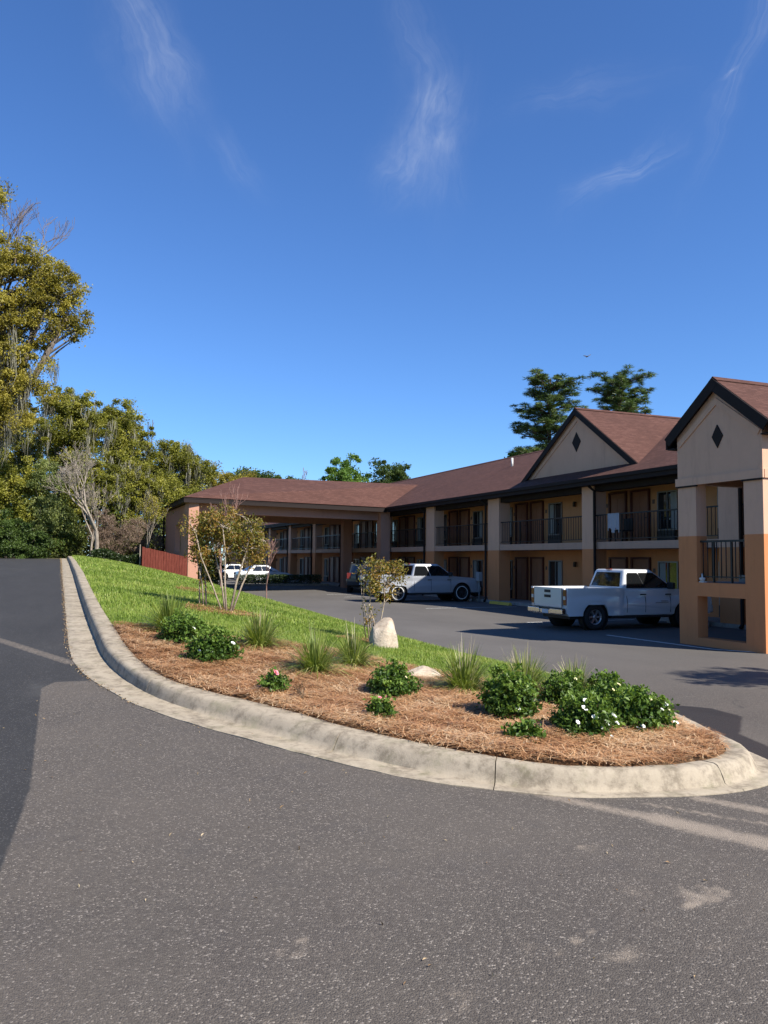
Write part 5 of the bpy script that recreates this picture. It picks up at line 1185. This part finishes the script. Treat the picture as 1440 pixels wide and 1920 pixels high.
# strap-leaved clumps
def liriope(label, x, y, n, L, seed, stalks=0, w=.011):
    z = zz(x, y); t = thing('strappy_clump', label, 'grass clump', (x,y,z), 0, 'strappy grass clumps in the bed'); rng = np.random.default_rng(seed)
    def arcs(n, L, w, up0, up1, spread):
        a = rng.random(n)*6.283; el = np.radians(rng.uniform(up0, up1, n)); l = L*(.6+.55*rng.random(n)); d = np.c_[np.cos(a), np.sin(a)]; s = np.c_[-d[:,1], d[:,0], np.zeros(n)]*w*.5
        p0 = np.c_[x+d[:,0]*spread*rng.random(n), y+d[:,1]*spread*rng.random(n), np.full(n, z-.01)]; pts = []
        for f, k in ((0,0),(.35,.0),(.7,.22),(1.,.62)):
            e = el*(1-k); h = np.cos(el-k*.9*1.3)*l*f*.98; vz = np.sin(el)*l*f - (f**2.2)*l*.62*np.cos(el)
            pts.append(p0+np.c_[d*np.abs(np.cos(el)*l*f*(1+.3*f))[:,None], vz])
        V = np.stack([pts[0]-s, pts[0]+s, pts[1]+s, pts[1]-s, pts[2]+s*.85, pts[2]-s*.85, pts[3]+s*.15, pts[3]-s*.15], 1).reshape(-1,3); b = np.arange(n)*8
        return V, np.vstack([np.c_[b,b+1,b+2,b+3], np.c_[b+3,b+2,b+4,b+5], np.c_[b+5,b+4,b+6,b+7]]), n
    n = int(n*2.2); L *= 1.24; V, F, k = arcs(n, L, w*.85, 30, 86, .11); put(np_mesh('leaves', V, F, M['liriope'], np.repeat(np.clip(rng.normal(size=k)*.24+.45,0,1), 8)), 'leaves', t)
    if stalks:
        V, F, k = arcs(stalks, L*1.12, .008, 58, 88, .08); put(np_mesh('dry_stalks', V, F, M['drystalk'], np.repeat(rng.random(k), 8)), 'dry_stalks', t)
liriope('strappy grass clump behind the leftmost rose bushes', 1.55, 11.8, 230, .50, 1, 0, .013)
liriope('round strappy grass clump between the left rose bushes and the lawn', 2.65, 10.9, 230, .46, 2, 10, .013)
liriope('strappy grass clump above the small pink rose', 2.87, 9.05, 240, .44, 3, 8)
liriope('strappy grass clump just left of the upright boulder', 3.6, 9.75, 230, .44, 4, 10)
liriope('tall bright strappy clump right of the low tan boulder', 4.35, 8.15, 260, .46, 5, 34)
liriope('strappy clump with straw coloured seed stalks behind the largest rose bush', 5.05, 8.0, 240, .44, 6, 60)
liriope('rightmost strappy clump with dry stalks, by the drive edge', 5.5, 7.65, 230, .38, 7, 55)
# roses
fl_me = {}
def flower_mesh(key, mat, r):
    b = MB(); rg = random.Random(len(key))
    for ring_, n, tilt in ((1.,6,.25),(.72,5,.7),(.4,4,1.15)):
        for i in range(n):
            a = 6.283*i/n+ring_*2; d = Vector((math.cos(a),math.sin(a),0)); s = Vector((-d.y,d.x,0)); t_ = math.cos(tilt); u_ = math.sin(tilt)
            p0 = d*r*.1; m_ = d*r*.6*ring_*t_+Vector((0,0,r*.5*u_*ring_+.1*r)); e = d*r*ring_*t_+Vector((0,0,r*.8*u_*ring_))
            b.face([p0-s*r*.15, m_-s*r*.42*ring_, e-s*r*.25*ring_, e+s*r*.25*ring_, m_+s*r*.42*ring_, p0+s*r*.15], 0, True)
    return b.mesh('bloom', mat, 0, False)
FLM = {'w': flower_mesh('w', M['petal_w'], .036), 'c': flower_mesh('cc', M['petal_c'], .028), 'p': flower_mesh('ppp', M['petal_p'], .036)}
def rose(label, x, y, rx, ry, h, n, seed, blooms=(), size=.042, cat='rose bush', group='rose bushes in the bed', mat='rose_leaf'):
    z = zz(x, y); t = thing('rose_bush', label, cat, (x,y,z), 0, group); rng = np.random.default_rng(seed); rg = random.Random(seed)
    h *= .9; rx *= .8; ry *= .8; n = int(n*1.25); k = max(8, int(n/24)); d = unit(rng.normal(size=(k,3))); d[:,2] = np.abs(d[:,2])*1.0-.18
    c = d*(.45+.55*rng.random(k)**.5)[:,None]*np.array([rx,ry,h*.82])*(1+.12*rng.normal(size=k))[:,None]+np.array([0,0,h*.24]); c[:,2] = np.maximum(c[:,2], .05)
    ns = max(4, int(n/150)); ds = unit(rng.normal(size=(ns,3))); ds[:,2] = np.abs(ds[:,2])+.15; sh_ = ds*(.95+.22*rng.random(ns))[:,None]*np.array([rx,ry,h*.8])+np.array([0,0,h*.16]); c = np.vstack([c, sh_]); k = len(c)
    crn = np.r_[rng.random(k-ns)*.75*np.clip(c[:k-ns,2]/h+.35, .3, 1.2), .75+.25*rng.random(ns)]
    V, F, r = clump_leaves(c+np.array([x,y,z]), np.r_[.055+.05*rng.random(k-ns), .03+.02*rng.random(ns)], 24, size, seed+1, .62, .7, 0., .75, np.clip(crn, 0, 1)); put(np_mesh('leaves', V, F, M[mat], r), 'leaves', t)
    b = MB()
    for i in range(0, k, 2):
        q = Vector(c[i]); b.tube([Vector((x+rg.uniform(-.04,.04),y+rg.uniform(-.04,.04),z-.02)), Vector((x,y,z))+q*.55+Vector((0,0,.03)), Vector((x,y,z))+q], [.006,.004,.002], 4, 0, False)
    b.obj('stems', M['rose_stem'], t)
    for (u_, v_, w_, kk, sc) in blooms:
        u_ *= .8; v_ *= .8; w_ *= .9; sc *= .72
        # bloom set on the surface: u right, v towards the road, w height
        o = put(FLM[kk], 'bloom', t, (x+u_, y+v_, z+w_)); o.rotation_euler = (R(38+rg.uniform(-15,15)), 0, R(20+rg.uniform(-30,30))); o.scale = (sc,sc,sc)
    return t
rose('leftmost dark rose bush, behind its fuller neighbour', 1.62, 10.8, .36, .34, .40, 2400, 301, [(.1,-.3,.22,'w',.9)])
rose('full dark rose bush near the left bend of the kerb', 1.78, 9.55, .36, .32, .38, 2600, 302, [(.22,-.25,.24,'w',1.1),(-.25,-.2,.15,'w',.7)])
rose('rounded dark rose bush below the low tan boulder', 3.3, 7.75, .27, .25, .33, 1900, 303, [(.1,-.2,.22,'c',.8)])
rose('largest rose bush in the middle of the right end', 4.02, 6.62, .30, .30, .45, 3000, 304, [(-.05,-.27,.12,'w',1.1),(-.1,-.2,.36,'c',.8),(.1,-.22,.33,'w',.7),(.16,-.2,.25,'c',.8)])
rose('rose bush in front of the rightmost strappy clump', 5.08, 7.25, .28, .25, .38, 1900, 305, [(.05,-.18,.34,'c',.9),(.15,-.2,.2,'c',.7)])
rose('small dark rose bush at the back beside the drive', 5.72, 7.35, .26, .24, .34, 1600, 306)
rose('low rose bush covered with white blooms', 4.30, 5.85, .30, .30, .33, 2600, 307, [(-.06,-.27,.2,'w',1.25),(.07,-.29,.15,'w',1.35),(.02,-.3,.1,'w',1.0),(-.1,-.29,.04,'w',1.0),(-.14,-.2,.28,'w',1.2),(-.05,-.1,.33,'w',1.0),(.2,-.25,.2,'w',1.1),(.24,-.24,.13,'w',1.2),(.12,-.32,.02,'w',.8),(-.24,-.22,.16,'w',.8),(.1,-.15,.33,'c',1.0)])
rose('widest rose bush at the rounded tip of the island', 5.0, 5.98, .34, .30, .36, 3000, 308, [(-.22,-.26,.05,'w',1.1),(-.18,-.28,.08,'w',1.0),(.08,-.33,.02,'w',1.1),(.34,-.22,.07,'w',1.1),(.2,-.22,.26,'w',.9),(.3,-.15,.2,'c',.9),(.0,-.2,.32,'c',.8),(.12,-.25,.22,'w',.7)])
rose('back rose bush between the white blooms and the tip', 5.2, 6.65, .28, .26, .36, 1900, 309, [(.0,-.18,.35,'c',1.1),(-.1,-.2,.3,'c',.8)])
rose('tiny rose shoot with one white bloom at the kerb side', 3.58, 5.68, .12, .11, .15, 420, 310, [(.04,-.12,.03,'w',1.3)])
rose('small rose plant with a single pink bloom', 2.03, 7.78, .11, .11, .2, 420, 311, [(.02,-.05,.22,'p',1.5),(.0,-.02,.19,'p',1.0)])
rose('small rose plant with faded pink tips near the kerb', 2.7, 6.6, .10, .10, .19, 380, 312, [(-.03,-.03,.2,'p',.8),(.04,0,.21,'p',.7)])
dt = thing('dead_twig', 'dry brown twiggy sprig between the two small pink roses', 'twig', (2.25,7.45,zz(2.25,7.45))); b = MB(); ends = []
rg = random.Random(3)
for i in range(4): grow(b, (2.25,7.45,zz(2.25,7.45)-.01), (rg.uniform(-.6,.6),rg.uniform(-.6,.6),1), .09, .004, 2, rg, ends, .6, .1, 2, .7, (2,3), .0015, 4)
b.obj('branches', M['rose_stem'], dt)
c = np.array([e[0] for e in ends]); V, F, r = clump_leaves(c, np.full(len(c), .02), 5, .022, 5); put(np_mesh('dry_leaves', V, F, M['brown_leaf'], r*.4), 'dry_leaves', dt)
